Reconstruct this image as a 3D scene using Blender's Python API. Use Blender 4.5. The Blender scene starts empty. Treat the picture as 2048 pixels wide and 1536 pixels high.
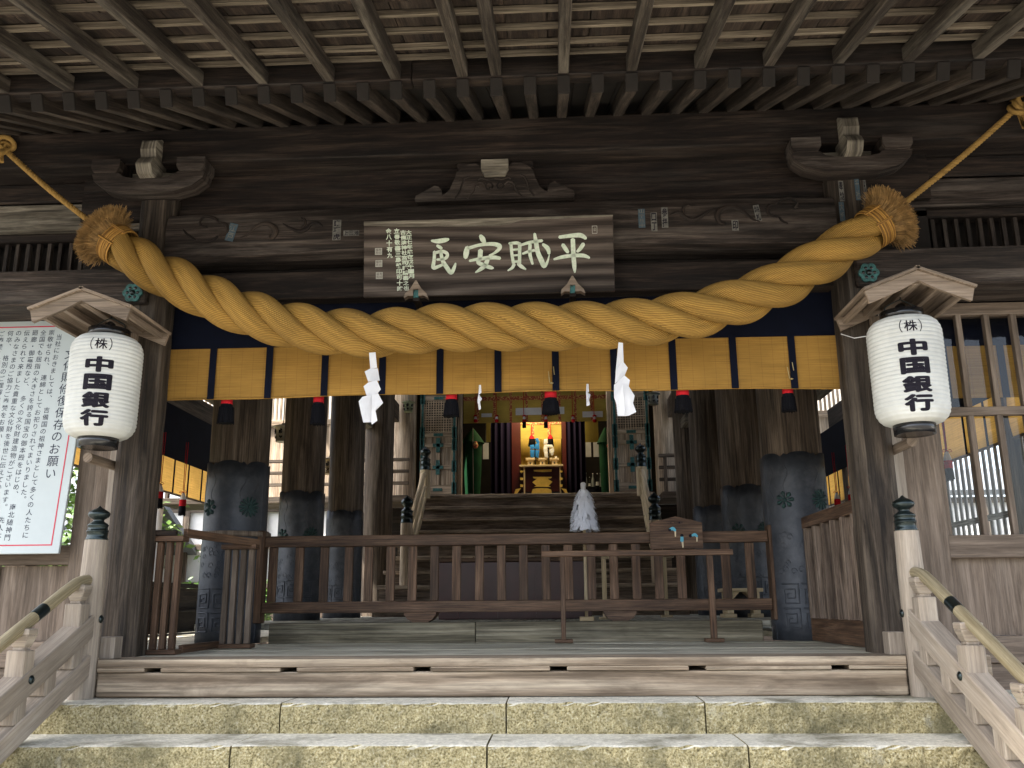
import bpy, bmesh, math, random
from mathutils import Vector, Matrix
random.seed(7)
S = bpy.context.scene
COL = S.collection
R = math.radians
# ------------------------------------------------------------------ camera
F_PX = 1796.34
YAW, PITCH, ROLL = .0480, .2422, .0078
CAM = Vector((.3674, -5.3346, .2814))
cam_rot = (Matrix.Rotation(YAW, 3, 'Z') @ Matrix.Rotation(PITCH, 3, 'X') @ Matrix.Rotation(ROLL, 3, 'Y'))
cd = bpy.data.cameras.new('camera'); cam = bpy.data.objects.new('camera', cd); COL.objects.link(cam)
cd.sensor_fit = 'HORIZONTAL'; cd.sensor_width = 36; cd.lens = 36 * F_PX / 2048
cd.clip_start = .05; cd.clip_end = 800
cam.matrix_world = Matrix.Translation(CAM) @ (cam_rot @ Matrix.Rotation(math.pi / 2, 3, 'X')).to_4x4()
S.camera = cam
# ------------------------------------------------------------------ sky, sun, exposure
SUN_EL = 56
SUN_FROM = Vector((-.88, -.46, 0)).normalized()
w = bpy.data.worlds.new('World'); S.world = w; w.use_nodes = True
nt = w.node_tree; nt.nodes.clear()
sky = nt.nodes.new('ShaderNodeTexSky'); sky.sky_type = 'NISHITA'; sky.sun_disc = False
sky.sun_elevation = R(SUN_EL); sky.sun_rotation = math.atan2(SUN_FROM.x, SUN_FROM.y)
bg = nt.nodes.new('ShaderNodeBackground'); bg.inputs['Strength'].default_value = .15
wo = nt.nodes.new('ShaderNodeOutputWorld')
sky.dust_density = 3.
hs = nt.nodes.new('ShaderNodeHueSaturation'); hs.inputs['Saturation'].default_value = .6   # bright hazy summer sky
nt.links.new(sky.outputs[0], hs.inputs['Color']); nt.links.new(hs.outputs[0], bg.inputs[0]); nt.links.new(bg.outputs[0], wo.inputs[0])
sl = bpy.data.lights.new('sun', 'SUN'); sl.energy = 4.0; sl.angle = R(.55); sl.color = (1, .95, .87)
so = bpy.data.objects.new('sun', sl); COL.objects.link(so)
so.location = (-20, -8, 30)
sd = -(SUN_FROM * math.cos(R(SUN_EL)) + Vector((0, 0, math.sin(R(SUN_EL)))))
so.rotation_euler = sd.to_track_quat('-Z', 'Y').to_euler()
vs = S.view_settings; vs.view_transform = 'Standard'; vs.look = 'None'; vs.gamma = 1; vs.use_curve_mapping = False
vs.exposure = 2.15
S.render.engine = 'CYCLES'
S.cycles.max_bounces = 10; S.cycles.diffuse_bounces = 6; S.cycles.transparent_max_bounces = 16
S.cycles.use_denoising = True

# ------------------------------------------------------------------ picture point -> place at a known depth
def ray(px, py):
    return cam_rot @ Vector(((px - 1024) / F_PX, 1, -(py - 768) / F_PX))
def at(px, py, Y):
    d = ray(px, py); return CAM + d * ((Y - CAM.y) / d.y)
def atz(px, py, Z):
    d = ray(px, py); return CAM + d * ((Z - CAM.z) / d.z)
def atx(px, py, X):
    d = ray(px, py); return CAM + d * ((X - CAM.x) / d.x)

# ------------------------------------------------------------------ mesh builder
class MB:
    def __init__(s):
        s.v = []; s.f = []; s.uv = []; s.sm = []; s.rnd = random.Random(random.random())
    def off(s):
        return s.rnd.uniform(0, 20), s.rnd.uniform(0, 20)
    def add(s, verts, faces, uvs=None, smooth=False):
        b = len(s.v); s.v += [tuple(v) for v in verts]
        for i, f in enumerate(faces):
            s.f.append([b + k for k in f]); s.sm.append(smooth)
            s.uv.append(uvs[i] if uvs else [(0, 0)] * len(f))
        return s
    def hexa(s, P, axis_len=None):
        """P: 8 points, bottom ring 0-3, top ring 4-7 where edge 0->1 is the grain direction"""
        F = [(0, 3, 2, 1), (4, 5, 6, 7), (0, 1, 5, 4), (2, 3, 7, 6), (1, 2, 6, 5), (3, 0, 4, 7)]
        P = [Vector(p) for p in P]
        g = (P[1] - P[0]); L = g.length; g = g / L if L else Vector((1, 0, 0))
        o = s.off(); uvs = []
        for k, f in enumerate(F):
            n = (P[f[1]] - P[f[0]]).cross(P[f[2]] - P[f[0]])
            n = n.normalized() if n.length > 1e-12 else Vector((0, 0, 1))
            if abs(n.dot(g)) > .8:
                a = (P[f[1]] - P[f[0]]).normalized()
                uvs.append([((P[i] - P[0]).dot(a) * .6 + o[0], (P[i] - P[0]).dot(n.cross(a)) + o[1]) for i in f])
            else:
                c = n.cross(g)
                uvs.append([((P[i] - P[0]).dot(g) + o[0], (P[i] - P[0]).dot(c) + o[1] + k * .37) for i in f])
        return s.add(P, F, uvs)
    def box(s, x0, x1, y0, y1, z0, z1, axis=None):
        x0, x1 = min(x0, x1), max(x0, x1); y0, y1 = min(y0, y1), max(y0, y1); z0, z1 = min(z0, z1), max(z0, z1)
        d = (x1 - x0, y1 - y0, z1 - z0)
        if axis is None: axis = 'XYZ'[d.index(max(d))]
        if axis == 'X': P = [(x0, y0, z0), (x1, y0, z0), (x1, y1, z0), (x0, y1, z0), (x0, y0, z1), (x1, y0, z1), (x1, y1, z1), (x0, y1, z1)]
        elif axis == 'Y': P = [(x1, y0, z0), (x1, y1, z0), (x0, y1, z0), (x0, y0, z0), (x1, y0, z1), (x1, y1, z1), (x0, y1, z1), (x0, y0, z1)]
        else: P = [(x1, y0, z0), (x1, y0, z1), (x1, y1, z1), (x1, y1, z0), (x0, y0, z0), (x0, y0, z1), (x0, y1, z1), (x0, y1, z0)]
        return s.hexa(P)
    def beam(s, p0, p1, w, h, up=(0, 0, 1), w1=None, h1=None):
        p0 = Vector(p0); p1 = Vector(p1); d = (p1 - p0).normalized(); up = Vector(up)
        sd = d.cross(up)
        sd = sd.normalized() if sd.length > 1e-6 else Vector((1, 0, 0))
        u = sd.cross(d).normalized()
        w1 = w if w1 is None else w1; h1 = h if h1 is None else h1
        def c(p, a, b, W, H): return p + sd * (a * W / 2) + u * (b * H / 2)
        P = [c(p0, 1, -1, w, h), c(p1, 1, -1, w1, h1), c(p1, -1, -1, w1, h1), c(p0, -1, -1, w, h),
             c(p0, 1, 1, w, h), c(p1, 1, 1, w1, h1), c(p1, -1, 1, w1, h1), c(p0, -1, 1, w, h)]
        return s.hexa(P)
    def tube(s, pts, rad, seg=12, cap=True, smooth=True, closed=False, up=None, squash=1.0):
        pts = [Vector(p) for p in pts]; n = len(pts)
        rad = [rad] * n if not hasattr(rad, '__len__') else list(rad)
        o = s.off()
        T = []
        for i in range(n):
            a = pts[i - 1] if i > 0 else (pts[-1] if closed else pts[0])
            b = pts[(i + 1) % n] if (i < n - 1 or closed) else pts[-1]
            t = b - a; T.append(t.normalized() if t.length > 1e-9 else Vector((0, 0, 1)))
        N = Vector(up) if up else T[0].orthogonal()
        N = (N - T[0] * N.dot(T[0])).normalized()
        rings = []; L = 0; Ls = []
        for i in range(n):
            if i > 0: L += (pts[i] - pts[i - 1]).length
            Ls.append(L)
            N = (N - T[i] * N.dot(T[i])).normalized(); B = T[i].cross(N)
            rings.append([pts[i] + (N * math.cos(q) + B * math.sin(q) * squash) * rad[i] for q in [2 * math.pi * k / seg for k in range(seg)]])
        V = [p for r in rings for p in r]; Fc = []; U = []
        rm = max(rad)
        m = n if closed else n - 1
        for i in range(m):
            j = (i + 1) % n; l0 = Ls[i]; l1 = Ls[j] if j else Ls[i] + (pts[0] - pts[i]).length
            for k in range(seg):
                k2 = (k + 1) % seg
                Fc.append((i * seg + k, i * seg + k2, j * seg + k2, j * seg + k))
                a0 = 2 * math.pi * rm * k / seg; a1 = 2 * math.pi * rm * (k + 1) / seg
                U.append([(l0 + o[0], a0 + o[1]), (l0 + o[0], a1 + o[1]), (l1 + o[0], a1 + o[1]), (l1 + o[0], a0 + o[1])])
        s.add(V, Fc, U, smooth)
        if cap and not closed:
            for idx, rev in ((0, True), (n - 1, False)):
                r = rings[idx]; f = tuple(range(seg)); f = f[::-1] if rev else f
                s.add(r, [f], [[(o[0] + (r[q] - pts[idx]).dot(N) * .5, o[1] + (r[q] - pts[idx]).dot(T[idx].cross(N))) for q in f]])
        return s
    def lathe(s, prof, c=(0, 0, 0), seg=24, smooth=True, ax='Z', a0=0, grain='Z'):
        c = Vector(c); V = []; Fc = []; U = []; o = s.off(); n = len(prof)
        for (r, z) in prof:
            for k in range(seg):
                q = a0 + 2 * math.pi * k / seg
                if ax == 'Z': V.append(c + Vector((r * math.cos(q), r * math.sin(q), z)))
                elif ax == 'Y': V.append(c + Vector((r * math.cos(q), z, -r * math.sin(q))))
                else: V.append(c + Vector((z, r * math.cos(q), r * math.sin(q))))
        l = [0]
        for i in range(1, n): l.append(l[-1] + math.hypot(prof[i][0] - prof[i - 1][0], prof[i][1] - prof[i - 1][1]))
        rm = max(p[0] for p in prof)
        for i in range(n - 1):
            for k in range(seg):
                k2 = (k + 1) % seg
                Fc.append((i * seg + k, i * seg + k2, (i + 1) * seg + k2, (i + 1) * seg + k))
                b0 = 2 * math.pi * rm * k / seg + o[1]; b1 = 2 * math.pi * rm * (k + 1) / seg + o[1]
                U.append([(l[i] + o[0], b0), (l[i] + o[0], b1), (l[i + 1] + o[0], b1), (l[i + 1] + o[0], b0)])
        s.add(V, Fc, U, smooth)
        for idx, rev in ((0, True), (n - 1, False)):
            if prof[idx][0] > 1e-5:
                f = tuple(range(seg)); f = f[::-1] if rev else f
                r = V[idx * seg:(idx + 1) * seg]
                s.add(r, [f], [[(o[0] + (r[q] - c).x * .5, o[1] + (r[q] - c).y) for q in f]])
        return s
    def prism(s, poly, org, ex, ey, depth, smooth=False):
        """closed 2-D outline (counter-clockwise in ex,ey), extruded by vector depth"""
        org = Vector(org); ex = Vector(ex); ey = Vector(ey); depth = Vector(depth)
        A = [org + ex * p[0] + ey * p[1] for p in poly]; Bv = [a + depth for a in A]; n = len(A)
        o = s.off()
        u2 = [(p[0] + o[0], p[1] + o[1]) for p in poly]
        ccw = sum(poly[i][0] * poly[(i + 1) % n][1] - poly[(i + 1) % n][0] * poly[i][1] for i in range(n)) > 0
        out = ex.cross(ey).dot(depth) < 0      # front face looks against depth
        fr = list(range(n)) if (ccw == out) else list(range(n))[::-1]
        s.add(A, [fr], [[u2[i] for i in fr]]); bk = fr[::-1]
        s.add(Bv, [bk], [[u2[i] for i in bk]])
        V = A + Bv; Fc = []; U = []; L = 0; dl = depth.length
        for i in range(n):
            j = (i + 1) % n; e = (A[j] - A[i]).length
            f = (i, n + i, n + j, j); uu = [(L + o[0], o[1]), (L + o[0], o[1] + dl), (L + e + o[0], o[1] + dl), (L + e + o[0], o[1])]
            if not (ccw == out): f = f[::-1]; uu = uu[::-1]
            Fc.append(f); U.append(uu); L += e
        return s.add(V, Fc, U, smooth)
    def slats(s, n, f):
        for i in range(n): f(s, i)
        return s
    def build(s, name, mat, parent=None, bevel=0, seg=1, origin=None, solid=0, fix=True):
        me = bpy.data.meshes.new(name)
        V = [Vector(v) for v in s.v]
        if origin is None:
            xs = [v.x for v in V]; ys = [v.y for v in V]; zs = [v.z for v in V]
            origin = Vector(((min(xs) + max(xs)) / 2, (min(ys) + max(ys)) / 2, min(zs)))
        origin = Vector(origin)
        me.from_pydata([tuple(v - origin) for v in V], [], s.f)
        ul = me.uv_layers.new(name='UVMap')
        flat = [c for f in s.uv for uv in f for c in uv]
        if len(flat) == 2 * len(me.loops): ul.data.foreach_set('uv', flat)
        me.polygons.foreach_set('use_smooth', s.sm)
        me.materials.append(mat)
        if fix:
            bm = bmesh.new(); bm.from_mesh(me); bmesh.ops.recalc_face_normals(bm, faces=bm.faces); bm.to_mesh(me); bm.free()
        me.update()
        ob = bpy.data.objects.new(name, me); COL.objects.link(ob)
        ob['_w'] = tuple(origin)
        if parent is not None:
            ob.parent = parent; ob.location = origin - Vector(parent['_w'])
        else: ob.location = origin
        if bevel:
            m = ob.modifiers.new('bevel', 'BEVEL'); m.width = bevel; m.segments = seg; m.limit_method = 'ANGLE'; m.angle_limit = R(40)
        if solid:
            m = ob.modifiers.new('solid', 'SOLIDIFY'); m.thickness = solid; m.offset = 0
        return ob

def thing(name, label, cat, loc=(0, 0, 0), group=None):
    o = bpy.data.objects.new(name, None); COL.objects.link(o); o.location = loc; o['_w'] = tuple(loc)
    o.empty_display_size = .1
    o['label'] = label; o['category'] = cat
    if group: o['group'] = group
    return o
def tag(o, label, cat, group=None):
    o['label'] = label; o['category'] = cat
    if group: o['group'] = group
    return o
def struct(o):
    o['kind'] = 'structure'; return o
def dup(root, delta, label=None, group=None, mirror=False):
    def cp(o, par):
        c = o.copy(); COL.objects.link(c)
        if par is not None: c.parent = par
        for ch in [q for q in list(COL.objects) if q.parent is o]: cp(ch, c)
        return c
    c = cp(root, None); c.location = root.location + Vector(delta); c['_w'] = tuple(Vector(root['_w']) + Vector(delta))
    if label: c['label'] = label
    if group: c['group'] = group
    return c

# ------------------------------------------------------------------ materials
def mat_new(name):
    m = bpy.data.materials.new(name); m.use_nodes = True
    n = m.node_tree.nodes; n.clear()
    out = n.new('ShaderNodeOutputMaterial'); p = n.new('ShaderNodeBsdfPrincipled')
    m.node_tree.links.new(p.outputs[0], out.inputs[0])
    return m, m.node_tree, n, p, out
def N(nt, t, **kw):
    x = nt.nodes.new(t)
    for k, v in kw.items():
        if k in x.inputs: x.inputs[k].default_value = v
        else: setattr(x, k, v)
    return x
def ramp(nt, src, stops):
    r = nt.nodes.new('ShaderNodeValToRGB'); e = r.color_ramp.elements
    while len(e) < len(stops): e.new(.5)
    for i, (p, c) in enumerate(stops):
        e[i].position = p; e[i].color = (*c, 1) if len(c) == 3 else c
    nt.links.new(src, r.inputs[0]); return r
def mixc(nt, fac, a, b, mode='MIX'):
    m = nt.nodes.new('ShaderNodeMix'); m.data_type = 'RGBA'; m.blend_type = mode
    for sock, val in ((m.inputs[0], fac), (m.inputs[6], a), (m.inputs[7], b)):
        if hasattr(val, 'is_linked') or isinstance(val, bpy.types.NodeSocket): nt.links.new(val, sock)
        elif isinstance(val, (int, float)): sock.default_value = val
        else: sock.default_value = (*val, 1)
    return m.outputs[2]
def maprange(nt, src, a, b, c, d):
    m = nt.nodes.new('ShaderNodeMapRange'); nt.links.new(src, m.inputs[0])
    for i, v in enumerate((a, b, c, d)): m.inputs[i + 1].default_value = v
    return m.outputs[0]

def wood(name, dark, mid, light, rough=.78, wear=None, wear_amt=.5, su=1.3, sv=20, bump=.35, rings=0, stain=None, stain_amt=.55, con=1., knots=True):
    m, nt, n, p, out = mat_new(name); L = nt.links.new
    uv = N(nt, 'ShaderNodeUVMap'); oi = N(nt, 'ShaderNodeObjectInfo')
    mul = N(nt, 'ShaderNodeMath', operation='MULTIPLY'); L(oi.outputs['Random'], mul.inputs[0]); mul.inputs[1].default_value = 37.
    cx = N(nt, 'ShaderNodeCombineXYZ'); L(mul.outputs[0], cx.inputs[0]); L(mul.outputs[0], cx.inputs[1])
    ad = N(nt, 'ShaderNodeVectorMath', operation='ADD'); L(uv.outputs[0], ad.inputs[0]); L(cx.outputs[0], ad.inputs[1])
    def stretch(a, b):
        q = N(nt, 'ShaderNodeVectorMath', operation='MULTIPLY'); L(ad.outputs[0], q.inputs[0]); q.inputs[1].default_value = (a, b, 1); return q.outputs[0]
    n1 = N(nt, 'ShaderNodeTexNoise', Scale=1., Detail=9., Roughness=.70, Distortion=.5); L(stretch(su, sv), n1.inputs['Vector'])
    n2 = N(nt, 'ShaderNodeTexNoise', Scale=1., Detail=5., Roughness=.7); L(stretch(su * 2.2, sv * 5), n2.inputs['Vector'])
    n3 = N(nt, 'ShaderNodeTexNoise', Scale=1., Detail=5., Roughness=.6, Distortion=.8); L(stretch(.9, 4.), n3.inputs['Vector'])
    src = n1.outputs[0]
    if rings:
        wv = N(nt, 'ShaderNodeTexWave', wave_type='BANDS', bands_direction='Y', Scale=rings, Distortion=9., Detail=2.)
        wv.inputs['Detail Scale'].default_value = .35
        L(stretch(.35, 1.), wv.inputs['Vector'])
        a = N(nt, 'ShaderNodeMath', operation='MULTIPLY_ADD'); L(wv.outputs['Fac'], a.inputs[0]); a.inputs[1].default_value = .28
        b = N(nt, 'ShaderNodeMath', operation='MULTIPLY'); L(n1.outputs[0], b.inputs[0]); b.inputs[1].default_value = .78
        L(b.outputs[0], a.inputs[2]); src = a.outputs[0]
    rp = ramp(nt, src, [(.34, dark), (.5, mid), (.68, light)])
    fib = ramp(nt, n2.outputs[0], [(.36, (1 - .6 * con,) * 3), (.64, (1 + .36 * con,) * 3)])
    c = mixc(nt, 1., rp.outputs[0], fib.outputs[0], 'MULTIPLY')
    blo = maprange(nt, n3.outputs[0], .3, .7, 1 - .42 * con, 1 + .38 * con)
    rv = maprange(nt, oi.outputs['Random'], 0, 1, .84, 1.16)
    mm = N(nt, 'ShaderNodeMath', operation='MULTIPLY'); L(blo, mm.inputs[0]); L(rv, mm.inputs[1])
    c = mixc(nt, 1., c, mm.outputs[0], 'MULTIPLY')
    if wear:
        n4 = N(nt, 'ShaderNodeTexNoise', Scale=1., Detail=8., Roughness=.7, Distortion=.3); L(stretch(.7, 7.), n4.inputs['Vector'])
        f = maprange(nt, n4.outputs[0], .56 - .12 * wear_amt, .72, 0, wear_amt)
        c = mixc(nt, f, c, wear)
    if stain:
        n5 = N(nt, 'ShaderNodeTexNoise', Scale=1., Detail=6., Roughness=.65, Distortion=.5); L(stretch(1.7, 5.), n5.inputs['Vector'])
        f = maprange(nt, n5.outputs[0], .5, .66, 0, stain_amt)
        c = mixc(nt, f, c, stain)
    if knots:
        kn = N(nt, 'ShaderNodeTexVoronoi', Scale=1.); L(stretch(1.1, 3.2), kn.inputs['Vector'])
        wob = N(nt, 'ShaderNodeTexNoise', Scale=1., Detail=3.); L(stretch(14, 22), wob.inputs['Vector'])
        kd = N(nt, 'ShaderNodeMath', operation='MULTIPLY_ADD'); L(wob.outputs[0], kd.inputs[0]); kd.inputs[1].default_value = .05; L(kn.outputs['Distance'], kd.inputs[2])
        kr = ramp(nt, kd.outputs[0], [(.035, (.28, .24, .22)), (.055, (.85, .8, .75)), (.062, (.5, .45, .42)), (.075, (1, 1, 1))])
        c = mixc(nt, .75 * con, c, kr.outputs[0], 'MULTIPLY')
    # fine drying cracks along the grain
    n6 = N(nt, 'ShaderNodeTexNoise', Scale=1., Detail=4., Roughness=.5, Distortion=.2); L(stretch(.42, 15.), n6.inputs['Vector'])
    ck = ramp(nt, n6.outputs[0], [(.30, (.14, .13, .12)), (.345, (1, 1, 1))])
    c = mixc(nt, .8 * con, c, ck.outputs[0], 'MULTIPLY')
    L(c, p.inputs['Base Color']); p.inputs['Roughness'].default_value = rough
    p.inputs['Specular IOR Level'].default_value = .3
    hh = N(nt, 'ShaderNodeMath', operation='MULTIPLY_ADD'); L(n2.outputs[0], hh.inputs[0]); hh.inputs[1].default_value = .5; L(n1.outputs[0], hh.inputs[2])
    bp = N(nt, 'ShaderNodeBump', Strength=min(1, bump * 1.4), Distance=.010); L(hh.outputs[0], bp.inputs['Height']); L(bp.outputs[0], p.inputs['Normal'])
    return m

def plain(name, col, rough=.6, metal=0, var=.2, scale=6, bump=.1, bscale=60, spec=.4, col2=None, thr=(.45, .65), coat=0):
    m, nt, n, p, out = mat_new(name); L = nt.links.new
    tc = N(nt, 'ShaderNodeTexCoord'); oi = N(nt, 'ShaderNodeObjectInfo')
    ad = N(nt, 'ShaderNodeVectorMath', operation='ADD'); L(tc.outputs['Object'], ad.inputs[0]); L(oi.outputs['Location'], ad.inputs[1])
    a = N(nt, 'ShaderNodeTexNoise', Scale=scale, Detail=5., Roughness=.6); L(ad.outputs[0], a.inputs['Vector'])
    v = maprange(nt, a.outputs[0], .3, .7, 1 - var, 1 + var)
    c = mixc(nt, 1., col, v, 'MULTIPLY')
    if col2:
        b2 = N(nt, 'ShaderNodeTexNoise', Scale=scale * 1.7, Detail=7., Roughness=.65); L(ad.outputs[0], b2.inputs['Vector'])
        c = mixc(nt, maprange(nt, b2.outputs[0], thr[0], thr[1], 0, 1), c, col2)
    L(c, p.inputs['Base Color'])
    p.inputs['Roughness'].default_value = rough; p.inputs['Metallic'].default_value = metal; p.inputs['Specular IOR Level'].default_value = spec
    if coat: p.inputs['Coat Weight'].default_value = coat; p.inputs['Coat Roughness'].default_value = .15
    if bump:
        b = N(nt, 'ShaderNodeTexNoise', Scale=bscale, Detail=4.); L(ad.outputs[0], b.inputs['Vector'])
        bp = N(nt, 'ShaderNodeBump', Strength=bump, Distance=.004); L(b.outputs[0], bp.inputs['Height']); L(bp.outputs[0], p.inputs['Normal'])
    return m

def cloth(name, col, trans=.3, rough=.85, lines=None, var=.2, threads=None, col2=None):
    """thin fabric, reed or paper: diffuse plus light coming through it"""
    m, nt, n, p, out = mat_new(name); L = nt.links.new
    uv = N(nt, 'ShaderNodeUVMap')
    def stretch(a, b):
        q = N(nt, 'ShaderNodeVectorMath', operation='MULTIPLY'); L(uv.outputs[0], q.inputs[0]); q.inputs[1].default_value = (a, b, 1); return q.outputs[0]
    a = N(nt, 'ShaderNodeTexNoise', Scale=1., Detail=5., Roughness=.65); L(stretch(*(lines or (6, 6))), a.inputs['Vector'])
    c = mixc(nt, 1., col, maprange(nt, a.outputs[0], .3, .7, 1 - var, 1 + var), 'MULTIPLY')
    g = N(nt, 'ShaderNodeTexNoise', Scale=1., Detail=4., Roughness=.6); L(stretch(1.6, 2.2), g.inputs['Vector'])
    c = mixc(nt, 1., c, maprange(nt, g.outputs[0], .3, .7, .78, 1.2), 'MULTIPLY')
    if col2:
        g2 = N(nt, 'ShaderNodeTexNoise', Scale=1., Detail=6., Roughness=.6); L(stretch(1.2, 30), g2.inputs['Vector'])
        c = mixc(nt, maprange(nt, g2.outputs[0], .52, .75, 0, .3), c, col2)
    if threads:
        sx = N(nt, 'ShaderNodeSeparateXYZ'); L(uv.outputs[0], sx.inputs[0])
        q = N(nt, 'ShaderNodeMath', operation='PINGPONG'); L(sx.outputs[0], q.inputs[0]); q.inputs[1].default_value = threads / 2
        f = maprange(nt, q.outputs[0], .001, .003, .22, 0.)
        c = mixc(nt, f, c, (.12, .05, .02))
    L(c, p.inputs['Base Color']); p.inputs['Roughness'].default_value = rough; p.inputs['Specular IOR Level'].default_value = .15
    bp = N(nt, 'ShaderNodeBump', Strength=.3, Distance=.002); L(a.outputs[0], bp.inputs['Height']); L(bp.outputs[0], p.inputs['Normal'])
    if trans:
        t = N(nt, 'ShaderNodeBsdfTranslucent'); L(c, t.inputs[0]); mx = N(nt, 'ShaderNodeMixShader'); mx.inputs[0].default_value = trans
        L(p.outputs[0], mx.inputs[1]); L(t.outputs[0], mx.inputs[2]); L(mx.outputs[0], out.inputs[0])
    return m

def straw(name, col, dark, nline=520, twist=.9):
    m, nt, n, p, out = mat_new(name); L = nt.links.new
    uv = N(nt, 'ShaderNodeUVMap'); sx = N(nt, 'ShaderNodeSeparateXYZ'); L(uv.outputs[0], sx.inputs[0])
    a = N(nt, 'ShaderNodeMath', operation='MULTIPLY_ADD'); L(sx.outputs[0], a.inputs[0]); a.inputs[1].default_value = twist; L(sx.outputs[1], a.inputs[2])
    wob = N(nt, 'ShaderNodeTexNoise', Scale=9., Detail=2.); L(uv.outputs[0], wob.inputs['Vector'])
    a2 = N(nt, 'ShaderNodeMath', operation='MULTIPLY_ADD'); L(wob.outputs[0], a2.inputs[0]); a2.inputs[1].default_value = .010; L(a.outputs[0], a2.inputs[2])
    b = N(nt, 'ShaderNodeMath', operation='MULTIPLY'); L(a2.outputs[0], b.inputs[0]); b.inputs[1].default_value = nline
    sn = N(nt, 'ShaderNodeMath', operation='SINE'); L(b.outputs[0], sn.inputs[0])
    f = maprange(nt, sn.outputs[0], -1, .25, 0, 1)
    c = mixc(nt, f, dark, col)
    g = N(nt, 'ShaderNodeTexNoise', Scale=1., Detail=5., Roughness=.65)
    q = N(nt, 'ShaderNodeVectorMath', operation='MULTIPLY'); L(uv.outputs[0], q.inputs[0]); q.inputs[1].default_value = (4, 40, 1); L(q.outputs[0], g.inputs['Vector'])
    c = mixc(nt, 1., c, maprange(nt, g.outputs[0], .3, .7, .72, 1.25), 'MULTIPLY')
    g2 = N(nt, 'ShaderNodeTexNoise', Scale=2.2, Detail=4.); L(uv.outputs[0], g2.inputs['Vector'])
    c = mixc(nt, 1., c, maprange(nt, g2.outputs[0], .3, .7, .82, 1.15), 'MULTIPLY')
    L(c, p.inputs['Base Color']); p.inputs['Roughness'].default_value = .7; p.inputs['Specular IOR Level'].default_value = .25
    bp = N(nt, 'ShaderNodeBump', Strength=.55, Distance=.006); L(sn.outputs[0], bp.inputs['Height']); L(bp.outputs[0], p.inputs['Normal'])
    return m

def stone(name):
    m, nt, n, p, out = mat_new(name); L = nt.links.new
    ge = N(nt, 'ShaderNodeNewGeometry'); sz = N(nt, 'ShaderNodeSeparateXYZ'); L(ge.outputs['Normal'], sz.inputs[0])
    sp = N(nt, 'ShaderNodeTexNoise', Scale=95., Detail=3., Roughness=.6); L(ge.outputs['Position'], sp.inputs['Vector'])
    mid = N(nt, 'ShaderNodeTexNoise', Scale=30., Detail=4., Roughness=.65); L(ge.outputs['Position'], mid.inputs['Vector'])
    big = N(nt, 'ShaderNodeTexNoise', Scale=2.6, Detail=6., Roughness=.65, Distortion=.4); L(ge.outputs['Position'], big.inputs['Vector'])
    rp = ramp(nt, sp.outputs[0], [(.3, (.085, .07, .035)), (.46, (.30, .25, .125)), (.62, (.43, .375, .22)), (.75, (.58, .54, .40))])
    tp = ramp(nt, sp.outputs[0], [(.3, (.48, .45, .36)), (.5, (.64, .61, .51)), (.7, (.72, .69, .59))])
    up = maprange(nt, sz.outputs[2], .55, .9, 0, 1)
    c = mixc(nt, up, rp.outputs[0], tp.outputs[0])  # upward faces paler: sky brightness on the tread tops put into the colour
    c = mixc(nt, 1., c, maprange(nt, mid.outputs[0], .3, .7, .72, 1.22), 'MULTIPLY')
    c = mixc(nt, maprange(nt, big.outputs[0], .5, .68, 0, .8), c, (.11, .10, .055))
    lich = N(nt, 'ShaderNodeTexNoise', Scale=5.5, Detail=7., Roughness=.7); L(ge.outputs['Position'], lich.inputs['Vector'])
    c = mixc(nt, maprange(nt, lich.outputs[0], .6, .72, 0, .5), c, (.5, .48, .38))
    L(c, p.inputs['Base Color']); p.inputs['Roughness'].default_value = .9; p.inputs['Specular IOR Level'].default_value = .2
    h = N(nt, 'ShaderNodeMath', operation='MULTIPLY_ADD'); L(mid.outputs[0], h.inputs[0]); h.inputs[1].default_value = 1.6; L(sp.outputs[0], h.inputs[2])
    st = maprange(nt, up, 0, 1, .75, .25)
    bp = N(nt, 'ShaderNodeBump', Distance=.012); L(h.outputs[0], bp.inputs['Height']); L(st, bp.inputs['Strength']); L(bp.outputs[0], p.inputs['Normal'])
    return m

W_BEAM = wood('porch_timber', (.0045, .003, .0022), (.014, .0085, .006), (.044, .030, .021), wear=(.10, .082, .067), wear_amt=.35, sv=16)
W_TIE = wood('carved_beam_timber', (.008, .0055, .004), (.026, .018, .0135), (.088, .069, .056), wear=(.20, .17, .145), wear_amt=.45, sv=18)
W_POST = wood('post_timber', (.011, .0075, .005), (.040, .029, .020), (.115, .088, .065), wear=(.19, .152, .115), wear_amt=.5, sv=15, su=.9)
W_PILLAR = wood('pillar_timber', (.034, .024, .016), (.094, .069, .049), (.19, .15, .113), wear=(.28, .235, .185), wear_amt=.4, sv=14, su=.7)
W_GREY = wood('weathered_grey_timber', (.065, .054, .040), (.15, .13, .10), (.28, .25, .20), wear=(.38, .35, .28), wear_amt=.5, sv=14, bump=.6)
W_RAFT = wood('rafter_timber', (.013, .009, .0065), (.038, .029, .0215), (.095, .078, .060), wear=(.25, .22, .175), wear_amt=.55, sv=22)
W_RAFD = wood('lower_rafter_timber', (.012, .008, .006), (.036, .026, .019), (.09, .07, .053), wear=(.18, .15, .12), wear_amt=.4, sv=22)  # timber of the lower rafter tier, slightly darker than the flying rafters
W_LATH = wood('lath_timber', (.075, .058, .040), (.155, .125, .09), (.26, .215, .158), sv=24)
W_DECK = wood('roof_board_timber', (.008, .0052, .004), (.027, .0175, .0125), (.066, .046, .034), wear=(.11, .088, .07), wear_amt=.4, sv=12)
W_NEW = wood('pale_planed_timber', (.20, .162, .125), (.285, .238, .188), (.37, .32, .262), sv=16, bump=.12, rough=.65, con=.35, stain=(.20, .165, .13), stain_amt=.3)
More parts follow.
